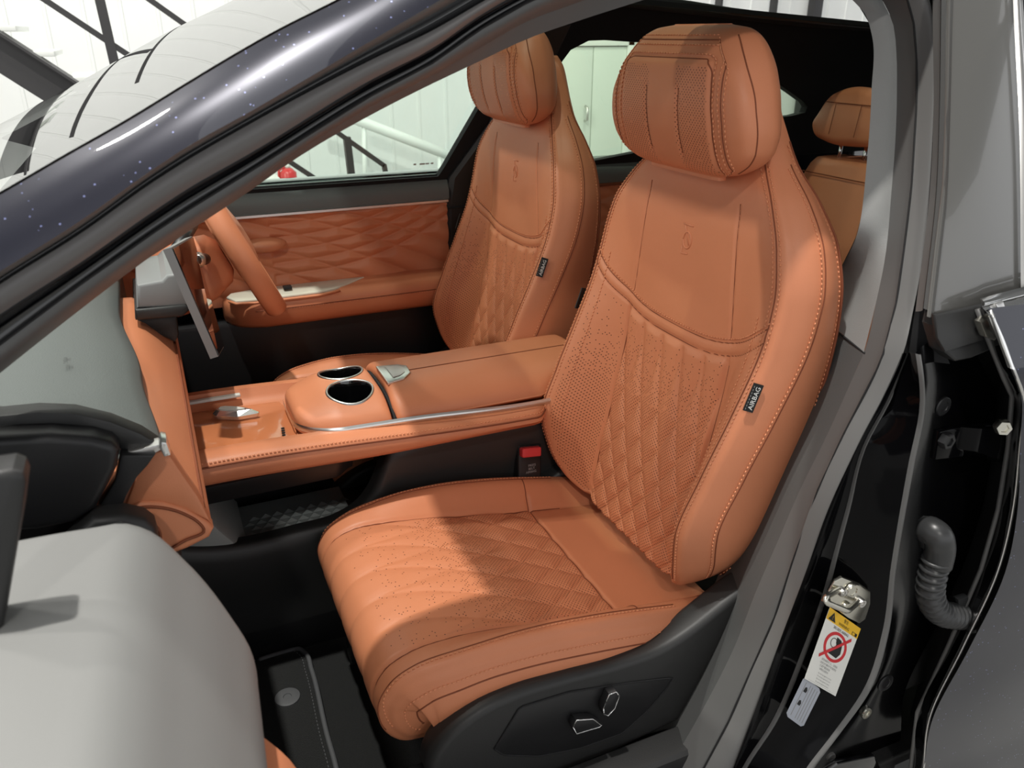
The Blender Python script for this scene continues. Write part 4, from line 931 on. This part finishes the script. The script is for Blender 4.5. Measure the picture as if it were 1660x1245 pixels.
# armrest lid
arm_ = block('armrest_lid', [(-.306, -.02), (-.309, -.06), (-.312, -.10), (-.308, -.126), (-.298, -.131), (0, -.131), (.10, -.095), (.14, -.08), (.14, .08), (.10, .095), (0, .131), (-.298, .131), (-.308, .126), (-.312, .10), (-.309, .06), (-.306, .02)], .795, .846, 'leather')
tube('lid_seam', [(x, -.012, ztop(x, -.012, .846)+.0002) for x in np.linspace(-.255, .135, 40)], .0012, 'leather_seam', arm_, 6)
tube('lid_gap', [(x, y, ztop(x, y)-.017) for x, y in [(-.312, y) for y in np.linspace(-.124, .124, 40)]], .004, 'matte_black', CO, 6)
bt = prism('release_button', [(-.306, .030), (-.262, .022), (-.247, .008), (-.250, -.030), (-.270, -.052), (-.306, -.060)], lambda p: (p[0], p[1], ztop(p[0], p[1], .846)-.003), (0, 0, .0065), 'satin_metal', CO, bev=.002)
prism('button_inset', [(-.290, .016), (-.266, .012), (-.258, .002), (-.261, -.026), (-.274, -.038), (-.290, -.042)], lambda p: (p[0], p[1], ztop(p[0], p[1], .846)+.0034), (0, 0, .0012), 'key_pale', bt, bev=.0006)
for k in range(4): bevel_box('vent_slot', (-.517+.001*k, -.070+.010*k, .7795), (.0065, .0045, .0025), 'matte_black', CO, .001)
bevel_box('light_strip', (-.635, .112, .799), (.125, .012, .006), 'key_pale', CO, .002)
# lower console: black walls, open bin with faceted mat
rim = [(-.78, .635), (-.73, .615), (-.679, .600), (-.627, .592), (-.519, .593), (-.434, .599), (-.394, .617), (-.370, .642), (-.345, .690), (-.325, .730), (-.29, .742), (0, .742), (.16, .742)]
rimP = resample(np.array(rim), 70); n = len(rimP)
low = np.column_stack([rimP[:, 0], np.full(n, -.125), rimP[:, 1]])
G = np.stack([low+[0, .05, -.01], low+[0, .012, 0], low+[0, .004, -.003], low+[0, 0, -.012], low+[0, -.004, -.03], low+[0, .012, -.10]*1, np.column_stack([rimP[:, 0], np.full(n, -.108), np.full(n, .30)])], 1)
grid('lower_wall', G, 'charcoal_plastic', CO)
bevel_box('lower_core', (-.07, 0, .53), (.48, .22, .42), 'black_plastic', CO, .01)
bevel_box('lower_floor', (-.58, 0, .42), (.52, .22, .24), 'black_plastic', CO, .01)
bevel_box('far_wall', (-.55, .145, .62), (.62, .02, .26), 'black_plastic', CO, .005)
prism('front_slope', [(-.74, .70), (-.70, .72), (-.655, .64), (-.612, .575), (-.64, .55), (-.74, .55)], lambda p: (p[0], -.112, p[1]-.015), (0, .22, 0), 'rubber_mat', CO, bev=.01)
# upper trough hanging under the bridge
G = []
for x in np.linspace(-.69, -.40, 30):
    e = float(sst(-.44, -.40, x)); z = .745+.008*(x+.69)
    G.append([(x, -.150+.02*e, z+.006), (x, -.156+.03*e, z+.002), (x, -.155+.03*e, z-.010), (x, -.138+.03*e, z-.042), (x, .12, z-.042), (x, .14, z)])
grid('trough', G, 'black_plastic', CO, angle=40)
rb = prism('bin_mat', [(-.625, -.108), (-.415, -.108), (-.395, -.08), (-.395, .09), (-.625, .09)], lambda p: (p[0], p[1], .545), (0, 0, .006), 'rubber_mat', CO, bev=.001)
hx, hy = .0235, .0185
for i in range(9):
    for j in range(8):
        x = -.598+hx*i+(.5*hx if j % 2 else 0); y = -.096+hy*j
        f = 1-max(0, abs(i-4+.5*(j % 2))-2.6)*.28
        if f < .25: continue
        z0, zt = .551, .551+.0060*f
        V = [(x-hx/2, y-hy/2, z0), (x+hx/2, y-hy/2, z0), (x, y+hy/2, z0), (x, y-hy*.12, zt)]
        raw('facet', V, [(0, 1, 3), (1, 2, 3), (2, 0, 3)], 'rubber_mat', rb, smooth=False)
bevel_box('cable_tab', (-.475, -.10, .745), (.016, .01, .03), 'leather', CO, .002)
# key fob lying in the tray
kc = np.array([-.590, .052, .7815]); KF = root('key_fob', kc, 'faceted silver key fob lying in the orange console tray', 'key fob')
ang = math.radians(-28); ca, sa = math.cos(ang), math.sin(ang)
def kp(a, b, z): return kc+np.array([a*ca-b*sa, a*sa+b*ca, z])
lo = [(-.042, -.010), (-.030, -.020), (.012, -.020), (.044, -.002), (.046, .004), (.010, .018), (-.030, .018), (-.042, .008)]
hi = [(-.036, -.007), (-.026, -.012), (.008, -.011), (.030, -.001), (.031, .002), (.006, .010), (-.026, .011), (-.036, .005)]
V = [kp(*p, 0) for p in lo]+[kp(p[0]*1.02, p[1]*1.05, .007) for p in lo]+[kp(*p, .015) for p in hi]
F = grid_faces(3, 8, False, True)+[tuple(range(8))[::-1], tuple(range(16, 24))]
raw('body', V, F, 'key_metal', KF, smooth=False)
V = [kp(p[0]*.75-.004, p[1]*.7, .0155) for p in hi]; raw('button_plate', V+[v+np.array([0, 0, .0012]) for v in V], grid_faces(2, 8, False, True)+[tuple(range(8, 16)), tuple(range(8))], 'key_pale', KF, smooth=False)
# belt buckle
c = np.array([-.030, -.122, .572]); BK_ = root('seat_belt_buckle', c, 'black seat belt buckle with red release button beside the console', 'buckle')
M = Matrix.Rotation(math.radians(-14), 3, 'X') @ Matrix.Rotation(math.radians(6), 3, 'Y')
bevel_box('housing', c+np.array([0, 0, .048]), (.054, .030, .115), 'black_plastic', BK_, .005, M, 3)
bevel_box('release_button', c+np.array([-.002, -.020, .101]), (.044, .018, .020), 'red_plastic', BK_, .004, M, 3)
for k, s in enumerate(('PRESS', 'BELT', 'AIRBAG', 'SRS')): text('lettering', s, c+np.array([.002, -.0205+.002*k, .068-.009*k]), (1, 0, 0), (0, .2, .98), .007, 'grey_print', BK_)

# ================================================================== DASHBOARD
DB = root('dashboard', (-.85, 0, .85), 'dashboard with dark grey top pad and orange leather front', 'dashboard')
def dprof(y):
    """cross-section (x, z) of the grey top pad"""
    return [(-1.18, 1.03), (-1.05, 1.068), (-.95, 1.078), (-.86, 1.076), (-.79, 1.066), (-.748, 1.050), (-.731, 1.034), (-.728, 1.022), (-.735, 1.012), (-.80, 1.005)]
yend = key([-1.2, -.88, -.80, -.76, -.72, -.70], [-.47, -.478, -.495, -.522, -.555, -.570])
G = []
for q in np.linspace(0, 1, 80):
    row = []
    for x, z in dprof(0):
        ye = float(yend(x)); y = ye+(.70-ye)*q**1.3; pull = .030*float(sst(-.30, .05, y)); nose = .018*float(sst(-.30, -.55, y)); e = max(0, 1-q/.012)
        row.append((x-pull*(x > -.9)+nose*(x > -.80), y, z-.006*e*(z > 1.02)))
    G.append(row)
G.insert(0, [(p[0], p[1]+.004, p[2]-.030 if p[2] > 1.03 else p[2]-.006) for p in G[0]])
grid('top_pad', G, 'dash_grey', DB)
# orange front: slanted fascia rolling over the nose
ys = np.linspace(-.552, .20, 60); G = []
for y in ys:
    w_ = float(sst(-.60, -.50, y))
    G.append([(-.80, y, 1.006), (-.742, y, 1.004), (-.722, y, .992), (-.704, y, .972), (-.688, y, .950), (-.6785, y, .936), (-.6745, y, .928), (-.6715, y, .918), (-.671, y, .908), (-.676, y, .902), (-.690, y, .894), (-.72, y, .888), (-.80, y, .884)])
fasc = grid('fascia', G, 'leather', DB, caps=True)
tube('fascia_seam', [(-.6775, y, .9355) for y in np.linspace(-.550, .19, 60)], .0022, 'leather_seam', DB, 6)
# orange end cap, facing the open door
E_ = [(195, 836), (208, 822), (228, 815), (262, 815), (300, 826), (334, 846), (347, 858), (340, 872), (305, 890), (262, 906), (252, 905), (245, 862), (232, 846)]
ec = prism('end_cap', E_, lambda p: at(p[0], p[1], 'y', -.562), (0, .03, 0), 'leather', DB, bev=.006, seg=3)
E2 = [(205, 832), (228, 823), (262, 823), (298, 833), (325, 850), (331, 858), (300, 876), (264, 892), (258, 860), (240, 842)]
tube('end_cap_seam', [at(u, v, 'y', -.5635) for u, v in np.vstack([resample(np.array(E2+[E2[0]]), 60)])], .0018, 'leather_seam', ec, 6)
U_o = [(207, 690), (265, 725), (278, 742), (300, 775), (322, 802), (345, 846), (330, 842), (300, 824), (262, 813), (225, 813), (200, 832), (190, 800)]
prism('end_bolster', [(230, 745), (268, 728), (282, 748), (300, 775), (322, 806), (343, 848), (300, 826), (262, 815), (226, 815), (198, 834), (215, 790)], lambda p: at(p[0], p[1], 'y', -.558), (0, .03, 0), 'leather', DB, bev=.004)
# dark end: pad edge, cover, air vent, silver trim
prism('pad_end', [(-60, 672), (0, 674), (60, 668), (120, 670), (180, 684), (230, 704), (264, 726), (240, 735), (196, 732), (185, 715), (150, 706), (80, 702), (0, 708), (-60, 712)], lambda p: at(p[0], p[1], 'y', -.572), (0, .03, 0), 'charcoal_plastic', DB, bev=.004)
prism('end_cover', [(-60, 712), (0, 710), (80, 706), (150, 711), (182, 720), (194, 732), (190, 760), (170, 800), (156, 826), (120, 850), (60, 862), (-60, 870)], lambda p: at(p[0], p[1], 'y', -.605), (0, .05, 0), 'black_plastic', DB, bev=.010, seg=4)
av = prism('air_vent', [(196, 738), (252, 738), (240, 755), (222, 775), (205, 805), (193, 836), (158, 832), (160, 822), (186, 780)], lambda p: at(p[0], p[1], 'y', -.588), (0, .02, 0), 'black_plastic', DB, bev=.003)
prism('vent_blade', [(196, 736), (262, 719), (264, 728), (240, 741), (196, 748)], lambda p: at(p[0], p[1], 'y', -.580), (0, .02, 0), 'satin_metal', DB, bev=.0015)
kn = prism('vent_knob', [(262, 716), (270, 718), (277, 738), (266, 741), (258, 726)], lambda p: at(p[0], p[1], 'y', -.590), (0, .03, 0), 'key_metal', DB, bev=.0015)
prism('knob_inset', [(266, 721), (269, 722), (273, 735), (268, 736)], lambda p: at(p[0], p[1], 'y', -.591), (0, .003, 0), 'key_pale', kn, bev=0)
prism('kick_panel', [(150, 842), (200, 838), (235, 845), (252, 858), (258, 880), (254, 925), (262, 960), (150, 960), (90, 900)], lambda p: at(p[0], p[1], 'y', -.620), (0, .04, 0), 'charcoal_plastic', DB, bev=.010, seg=4)
prism('kick_panel_inset', [(140, 865), (195, 850), (225, 858), (234, 880), (236, 940), (150, 960)], lambda p: at(p[0], p[1], 'y', -.626), (0, .02, 0), 'pillar_lower', DB, bev=.006, seg=3)
prism('glove_box_edge', [(258, 908), (272, 905), (275, 918), (270, 950), (258, 965), (254, 925)], lambda p: at(p[0], p[1], 'y', -.55), (0, .45, 0), 'leather', DB, bev=.003)
bevel_box('lower_dash', (-.93, -.05, .80), (.42, 1.16, .16), 'black_plastic', DB, .03, seg=3)
bevel_box('lower_dash_right', (-.95, .40, .88), (.36, .56, .22), 'black_plastic', DB, .03, seg=3)
# lettering embossed on the pad
text('airbag_mark', 'AIRBAG', at(106, 585, 'z', 1.0795), (.05, -1, 0), (.999, .05, 0), .0075, 'charcoal_plastic', DB, .0008)
text('airbag_mark', 'SRS', at(111, 584, 'z', 1.0795), (.05, -1, 0), (.999, .05, 0), .0075, 'charcoal_plastic', DB, .0008)
# driver side of the fascia, partly hidden: orange shelf with round vent, dark bridge below the screen mount
prism('driver_fascia', [(-.90, 1.03), (-.74, 1.05), (-.71, 1.10), (-.73, 1.135), (-.80, 1.14), (-.90, 1.12)], lambda p: (p[0], .22, p[1]), (0, .44, 0), 'leather', DB, bev=.012, seg=3)
prism('cluster_hood', [(-.95, 1.09), (-.74, 1.13), (-.72, 1.16), (-.76, 1.185), (-.95, 1.16)], lambda p: (p[0], .22, p[1]), (0, .40, 0), 'dash_grey', DB, bev=.01)
prism('under_mount', [(218, 518), (288, 512), (290, 545), (284, 556), (262, 545), (218, 535)], lambda p: at(p[0], p[1], 'y', .06), (0, .30, 0), 'charcoal_plastic', DB, bev=.006)
# ---- centre screen on its mount
SCN = root('centre_screen', at(300, 520, 'y', .05), 'thin tilted centre touchscreen seen edge-on beside the steering wheel', 'screen')
n0 = at(264, 405, 'y', -.055); n1 = at(341, 582, 'y', -.055); f0 = at(300, 386, 'y', .22); f1 = at(352, 566, 'y', .22)
ax_ = (n1-n0)/np.linalg.norm(n1-n0); th_ = np.cross(ax_, [0, 1, 0]); th_ /= np.linalg.norm(th_)
if th_[0] < 0: th_ = -th_
V = [n0, n1, f1, f0]; t_ = .014
if True:
    nrm_ = np.cross(n1-n0, f0-n0); nrm_ /= np.linalg.norm(nrm_); th_ = nrm_ if nrm_[0] > 0 else -nrm_
bd = raw('screen_back', [*V, *[v+th_*t_ for v in V]], [(0, 1, 2, 3), (7, 6, 5, 4), (0, 4, 5, 1), (1, 5, 6, 2), (2, 6, 7, 3), (3, 7, 4, 0)], 'mount_grey', SCN, smooth=False)
cq = sum(V)/4; Vi = [cq+(v-cq)*np.array([.975, .985, .975])+th_*(t_+.0005) for v in V]
raw('display', [*Vi, *[v+th_*.0015 for v in Vi]], [(0, 1, 2, 3), (7, 6, 5, 4), (0, 4, 5, 1), (1, 5, 6, 2), (2, 6, 7, 3), (3, 7, 4, 0)], 'screen_glass', SCN, smooth=False)
prism('mount', [(222, 462), (262, 455), (270, 446), (296, 442), (312, 470), (318, 492), (300, 497), (222, 500)], lambda p: at(p[0], p[1], 'y', .02), (0, .20, 0), 'mount_grey', SCN, bev=.006, seg=3)
prism('mount_base', [(219, 502), (300, 494), (312, 500), (296, 514), (220, 520)], lambda p: at(p[0], p[1], 'y', .015), (0, .21, 0), 'charcoal_plastic', SCN, bev=.005, seg=3)
# ---- steering wheel with column
wc = np.array([-.520, .395, 1.055]); SW = root('steering_wheel', wc, 'orange leather steering wheel with stalks in front of the driver seat', 'steering wheel')
ti = math.radians(24); e1 = np.array([0, 1, 0.]); e2 = np.array([-math.sin(ti), 0, math.cos(ti)]); en = np.array([math.cos(ti), 0, math.sin(ti)])
th = np.linspace(0, 2*np.pi, 72, endpoint=False)
rr_ = .188-.016*np.clip(-np.sin(th)-.75, 0, 1)/.25
P = np.array([wc+e1*r*math.cos(t)+e2*r*math.sin(t) for t, r in zip(th, rr_)])
G = []
for i, t in enumerate(th):
    er = e1*math.cos(t)+e2*math.sin(t); G.append([P[i]+er*.017*math.cos(q)+en*.024*math.sin(q) for q in np.linspace(0, 2*np.pi, 14, endpoint=False)])
grid('rim', G, 'leather', SW, cu=True, cv=True)
def sw(a, b, h): return wc+e1*a+e2*b+en*h
pillow('hub', [(-.085, .03), (-.095, .055), (-.04, .075), (.04, .075), (.095, .055), (.085, .03), (.06, -.05), (.03, -.075), (-.03, -.075), (-.06, -.05)], lambda a, b, t_: sw(a, b, t_-.03), .055, 'leather', SW, .02, .006)
for s in (-1, 1): prism('spoke', [(s*.07, .055), (s*.175, .040), (s*.178, -.012), (s*.07, .0)], lambda p: sw(p[0], p[1], -.012), en*.02, 'leather', SW, bev=.005)
prism('spoke', [(-.035, -.06), (-.045, -.17), (.045, -.17), (.035, -.06)], lambda p: sw(p[0], p[1], -.012), en*.018, 'leather', SW, bev=.005)
# column shroud and stalks
G = []
for h, a, b in ((-.035, .035, .035), (-.05, .055, .055), (-.10, .066, .070), (-.17, .066, .068), (-.21, .060, .060)):
    G.append([sw(a*np.sign(math.cos(t))*abs(math.cos(t))**.5, -.02+b*np.sign(math.sin(t))*abs(math.sin(t))**.5, h) for t in th[::3]])
grid('column_shroud', G, 'leather', SW, cv=True, caps=True)
st0, st1 = at(333, 420, 'y', .30), at(300, 424, 'y', .10)
stalk = tube('stalk', resample([st0+np.array([-.06, .05, 0]), st0, st1], 12, False), .012, 'black_plastic', SW, 12)
for p, d_ in ((at(322, 420, 'y', .21), 1), (st1, 0)): tube('stalk_cap', [p+np.array([0, .004, 0]), p+np.array([0, -.016, -.001])], [.014, .0125], 'satin_metal', stalk, 14)
s2 = at(300, 385, 'y', .26); tube('stalk', [s2+np.array([.02, .06, .012]), s2, s2+np.array([-.03, -.05, -.02])], .012, 'black_plastic', SW, 10)

# ================================================================== NEAR FRONT DOOR, OPEN
OD = root('front_door', (-.80, -1.3, .30), 'open near front door, its pale grey upper trim blurred in the foreground', 'car door', 'front doors')
pr = [at(-120, 905, 'z', 1.105), at(45, 870, 'z', 1.108), at(150, 852, 'z', 1.108), at(205, 845, 'z', 1.105), at(232, 852, 'z', 1.098), at(300, 905, 'z', 1.062), at(370, 990, 'z', 1.012), at(410, 1060, 'z', .972), at(416, 1090, 'z', .955), at(412, 1140, 'z', .935), at(408, 1185, 'z', .915)]
prr = resample(np.array(pr), 40); D = np.array([-.06, -1.0, 0.0])
G = [[p+D*t_+np.array([0, 0, .012*min(1, t_/.4)]) for p in prr] for t_ in (0, .004, .012, .03, .08, .2, .4, .7, 1.0)]
G[0] = [p+np.array([0, .0, -.008]) for p in prr]
grid('upper_trim', G, 'door_grey', OD, angle=60)
p2 = resample(np.array([at(406, 1180, 'z', .918), at(440, 1205, 'z', .905), at(470, 1232, 'z', .890), at(490, 1262, 'z', .870), at(470, 1330, 'z', .80), at(420, 1400, 'z', .70)]), 24)
G = [[p+D*t_ for p in p2] for t_ in (0, .004, .03, .1, .3, .6, 1.0)]
grid('orange_panel', G, 'leather', OD)
bevel_box('door_shell', (-.93, -1.40, .72), (.10, 1.04, .80), 'gloss_black', OD, .03, Matrix.Rotation(math.radians(-3.4), 3, 'Z'), 3)
prism('window_post', [(-60, 733), (0, 734), (28, 730), (44, 736), (50, 750), (44, 800), (30, 880), (14, 975), (0, 1004), (-60, 1010)], lambda p: at(p[0], p[1], 'y', -.93), (0, -.03, 0), 'charcoal_plastic', OD, bev=.005, seg=3)

# ================================================================== BONNET AND NEAR FENDER
G = []
for x in np.linspace(-1.16, -2.35, 14):
    k = (x+1.16)/-1.19; hw_ = .74-.10*k**2
    G.append([(x-.06*(1-t_*t_)*(1-k), t_*hw_, 1.035-.16*k**1.6-.06*abs(t_)**3+.02) for t_ in np.linspace(-1, 1, 25)])
grid('bonnet', G, 'navy_paint', BODY)
G = []
for x in np.linspace(-1.06, -2.3, 16):
    k = (x+1.06)/-1.24; G.append([(x, -.74+.10*k**2, 1.00-.16*k**1.6), (x, -.83+.10*k**2, .985-.16*k**1.6), (x, -.90+.12*k**2, .93-.14*k), (x, -.93+.12*k**2, .80-.06*k), (x, -.925+.12*k**2, .62), (x, -.90+.12*k**2, .36)])
grid('front_fender', G, 'navy_paint', BODY)

# ================================================================== FLOOR MAT
FM = root('floor_mat', (-.75, -.36, .302), 'black carpet floor mat with grey bound edge in the near footwell', 'floor mat')
O = [(-1.15, -.60), (-1.15, -.12), (-1.0, -.125), (-.66, -.135), (-.59, -.139), (-.562, -.150), (-.550, -.19), (-.545, -.30), (-.545, -.47), (-.545, -.60)]
E3 = [(420, 1068), (460, 1056), (485, 1051), (495, 1058), (505, 1085), (530, 1190), (545, 1245), (552, 1280)]
E3 = [at(u, v, 'z', .315)[:2] for u, v in E3]
O = [(-1.15, -.62), (-1.15, E3[0][1]+.02)]+[tuple(p) for p in E3]+[(E3[-1][0], -.62)]
prism('mat_pile', O, lambda p: (p[0], p[1], .303), (0, 0, .010), 'mat_pile', FM, bev=.003)
E4 = resample(np.array(E3), 80); tube('mat_binding', np.column_stack([E4, np.full(80, .313)]), .005, 'mat_edge', FM, 8)
V, F = dashes(np.column_stack([E4+[-.012, 0], np.full(80, .3135)]), .005, .004, .0008); raw('stitching', V, F, 'mat_edge', FM)['kind'] = 'stuff'
c = at(466, 1130, 'z', .315); th = np.linspace(0, 2*np.pi, 28, endpoint=False)
bt = grid('mat_button', [[(c[0]+r*math.cos(t), c[1]+r*math.sin(t), .313+h) for t in th] for r, h in ((.024, 0), (.0235, .003), (.020, .0042), (.008, .0042), (.007, .0025), (.001, .0025))], 'mat_edge', FM, cv=True, caps=True, angle=40)

# ================================================================== THE HALL
HY = 6.2
o = raw('floor', [(-16, -16, 0), (20, -16, 0), (20, HY, 0), (-16, HY, 0)], [(0, 1, 2, 3)], 'hall_floor', None, smooth=False); tag(o, 'grey painted hall floor', kind='structure')
xs = []; x = -9.0
while x < 16: xs += [(x, 0), (x+.235, 0), (x+.240, -.010), (x+.260, -.010), (x+.265, 0)]; x += .27
G = [[(x, HY+d_, z) for x, d_ in xs] for z in (0, 7.5)]
WL = grid('wall_right', G, 'wall_white', None, smooth=False); tag(WL, 'white ribbed metal cladding of the hall wall', kind='structure')
BASE[WL] = np.array(WL.location)
# double door in the wall
p0, p1 = at(905, 70, 'y', HY-.03), at(1022, 260, 'y', HY-.03)
DR = root('door_1', (p0[0]/2+p1[0]/2, HY-.03, 0), 'pale double door in the hall wall, seen through the rear window', 'door', kind='structure')
ztop_ = float(at(950, 76, 'y', HY-.03)[2]); xm = float(at(957, 150, 'y', HY-.03)[0]); xl, xr_ = xm-.75, xm+.75
xr_ = float(at(1011, 120, 'y', HY-.03)[0]); xl = xm-(xr_-xm)
for a_, b_ in ((xl, xm-.004), (xm+.004, xr_)): bevel_box('door_leaf', ((a_+b_)/2, HY-.04, ztop_/2), (b_-a_, .05, ztop_), 'wall_door_paint', DR, .004)
for xx, ww in ((xl-.04, .07), (xr_+.04, .07)): bevel_box('door_frame', (xx, HY-.05, ztop_/2+.03), (ww, .08, ztop_+.1), 'stair_white', DR, .004)
bevel_box('door_frame', ((xl+xr_)/2, HY-.05, ztop_+.05), (xr_-xl+.15, .08, .08), 'stair_white', DR, .004)
hc = at(949, 184, 'y', HY-.08); tube('door_handle', [hc+np.array([0, 0, .07]), hc+np.array([0, -.04, .06]), hc+np.array([0, -.04, -.06]), hc+np.array([0, 0, -.07])], .014, 'satin_metal', DR, 8)
# dark steel stair: stringer, two rails, posts
SY = 4.3
def stp(u, v): return at(u, v, 'y', SY)
SR_ = root('steel_stair', stp(100, 300), 'dark steel stair with handrails in front of the white wall', 'staircase')
def bar(name, P, w_, mat='steel_dark', parent=None):
    a, b = np.array(P[0]), np.array(P[1]); d_ = b-a; L = np.linalg.norm(d_); d_ /= L; n_ = np.array([0, 1., 0]); q = np.cross(d_, n_)
    c = [p+sx*q*w_[0]/2+sy*n_*w_[1]/2 for p in (a, b) for sx, sy in ((-1, -1), (1, -1), (1, 1), (-1, 1))]
    return raw(name, c, [(0, 1, 2, 3), (7, 6, 5, 4), (0, 4, 5, 1), (1, 5, 6, 2), (2, 6, 7, 3), (3, 7, 4, 0)], mat, parent or SR_, smooth=False)
def ext(p, q, t): p, q = np.array(p, float), np.array(q, float); return tuple(p+(q-p)*t)
bar('top_rail', [stp(*ext((330, 55), (250, 0), 4)), stp(622, 268)], (.032, .04))
bar('middle_rail', [stp(*ext((235, 105), (75, 0), 2.5)), stp(560, 322)], (.034, .04))
bar('stringer', [stp(*ext((64, 125), (-166, -23), 1.6)), stp(324, 292)], (.205, .08))
bar('stringer_flange', [stp(*ext((75, 101), (-155, -47), 1.6)), stp(330, 265)], (.015, .24))
bar('post', [stp(148, -60), stp(200, 165)], (.055, .05)); bar('post', [stp(562, 222), stp(575, 330)], (.046, .05)); bar('rail_end', [stp(622, 266), stp(634, 320)], (.030, .04))
for k in range(7):
    p = stp(-150+65*k, -38+42*k); bevel_box('tread', p+np.array([0, .45, 0]), (.27, .8, .03), 'stair_white', SR_, .004)
# white pipe rail and red extinguisher near the wall
wp = root('wall_rail', at(660, 225, 'y', HY-.4), 'white sloping pipe rail along the hall wall', 'handrail')
tube('pipe', [at(520, 172, 'y', HY-.4), at(780, 272, 'y', HY-.4)], .045, 'stair_white', wp, 12)
tube('support', [at(590, 200, 'y', HY-.4), at(592, 340, 'y', HY-.4)], .02, 'stair_white', wp, 8)
tube('support', [at(712, 248, 'y', HY-.4), at(716, 360, 'y', HY-.4)], .02, 'stair_white', wp, 8)
ec_ = at(468, 290, 'y', 5.2); ecb = ec_.copy(); FX = root('fire_extinguisher', ec_-np.array([0, 0, .45]), 'red fire extinguisher by the hall wall, seen through the far window', 'fire extinguisher')
tube('cylinder', [ec_-np.array([0, 0, .45]), ec_-np.array([0, 0, .40]), ec_+np.array([0, 0, .05]), ec_+np.array([0, 0, .085])], [.06, .066, .066, .03], 'red_plastic', FX, 16)
tube('nozzle', [ec_+np.array([0, 0, .085]), ec_+np.array([.0, 0, .12])], .022, 'label_white', FX, 10)
tube('hose', [ec_+np.array([0, 0, .11]), ec_+np.array([-.07, 0, .07]), ec_+np.array([-.08, 0, -.1])], .010, 'red_plastic', FX, 8)
bx_ = at(430, 300, 'y', 4.9); bevel_box('cabinet', (bx_[0]-.18, 4.9, (bx_[2]+.05)/2), (.52, .5, bx_[2]+.12), 'label_white', None, .01)
tag(bpy.data.objects['cabinet'], 'white cabinet standing before the hall wall by the red extinguisher', 'cabinet')
# hall columns seen through the glass roof
for u in (1165, 1322, 1254):
    p = at(u, 10, 'y', HY-.12); bevel_box('hall_column', (p[0], HY-.12, 3.6), (.03 if u != 1322 else .12, .10, 7.2), 'steel_dark', None, .005)
for i, o in enumerate([o for o in bpy.data.objects if o.name.startswith('hall_column')]):
    tag(o, ['slim dark steel column, leftmost through the glass roof', 'wide dark steel column, rightmost through the glass roof', 'slim dark steel column between two others through the glass roof'][i], 'column', 'hall columns')

# ceiling deck with skylight strips
H_ = [[(x0, -5.6), (x0+1.5, -5.6), (x0+1.5, 1.0), (x0, 1.0)] for x0 in (-11.9, -6.9, -1.9, 3.1, 8.1, 13.1)]
o = spline_fill('ceiling', [[(-16, -16), (20, -16), (20, HY), (-16, HY)]]+H_, lambda x, y, z: (x, y, 9.0+z), .1, 'ceiling_deck', None); tag(o, 'grey hall ceiling deck with skylight strips', kind='structure')
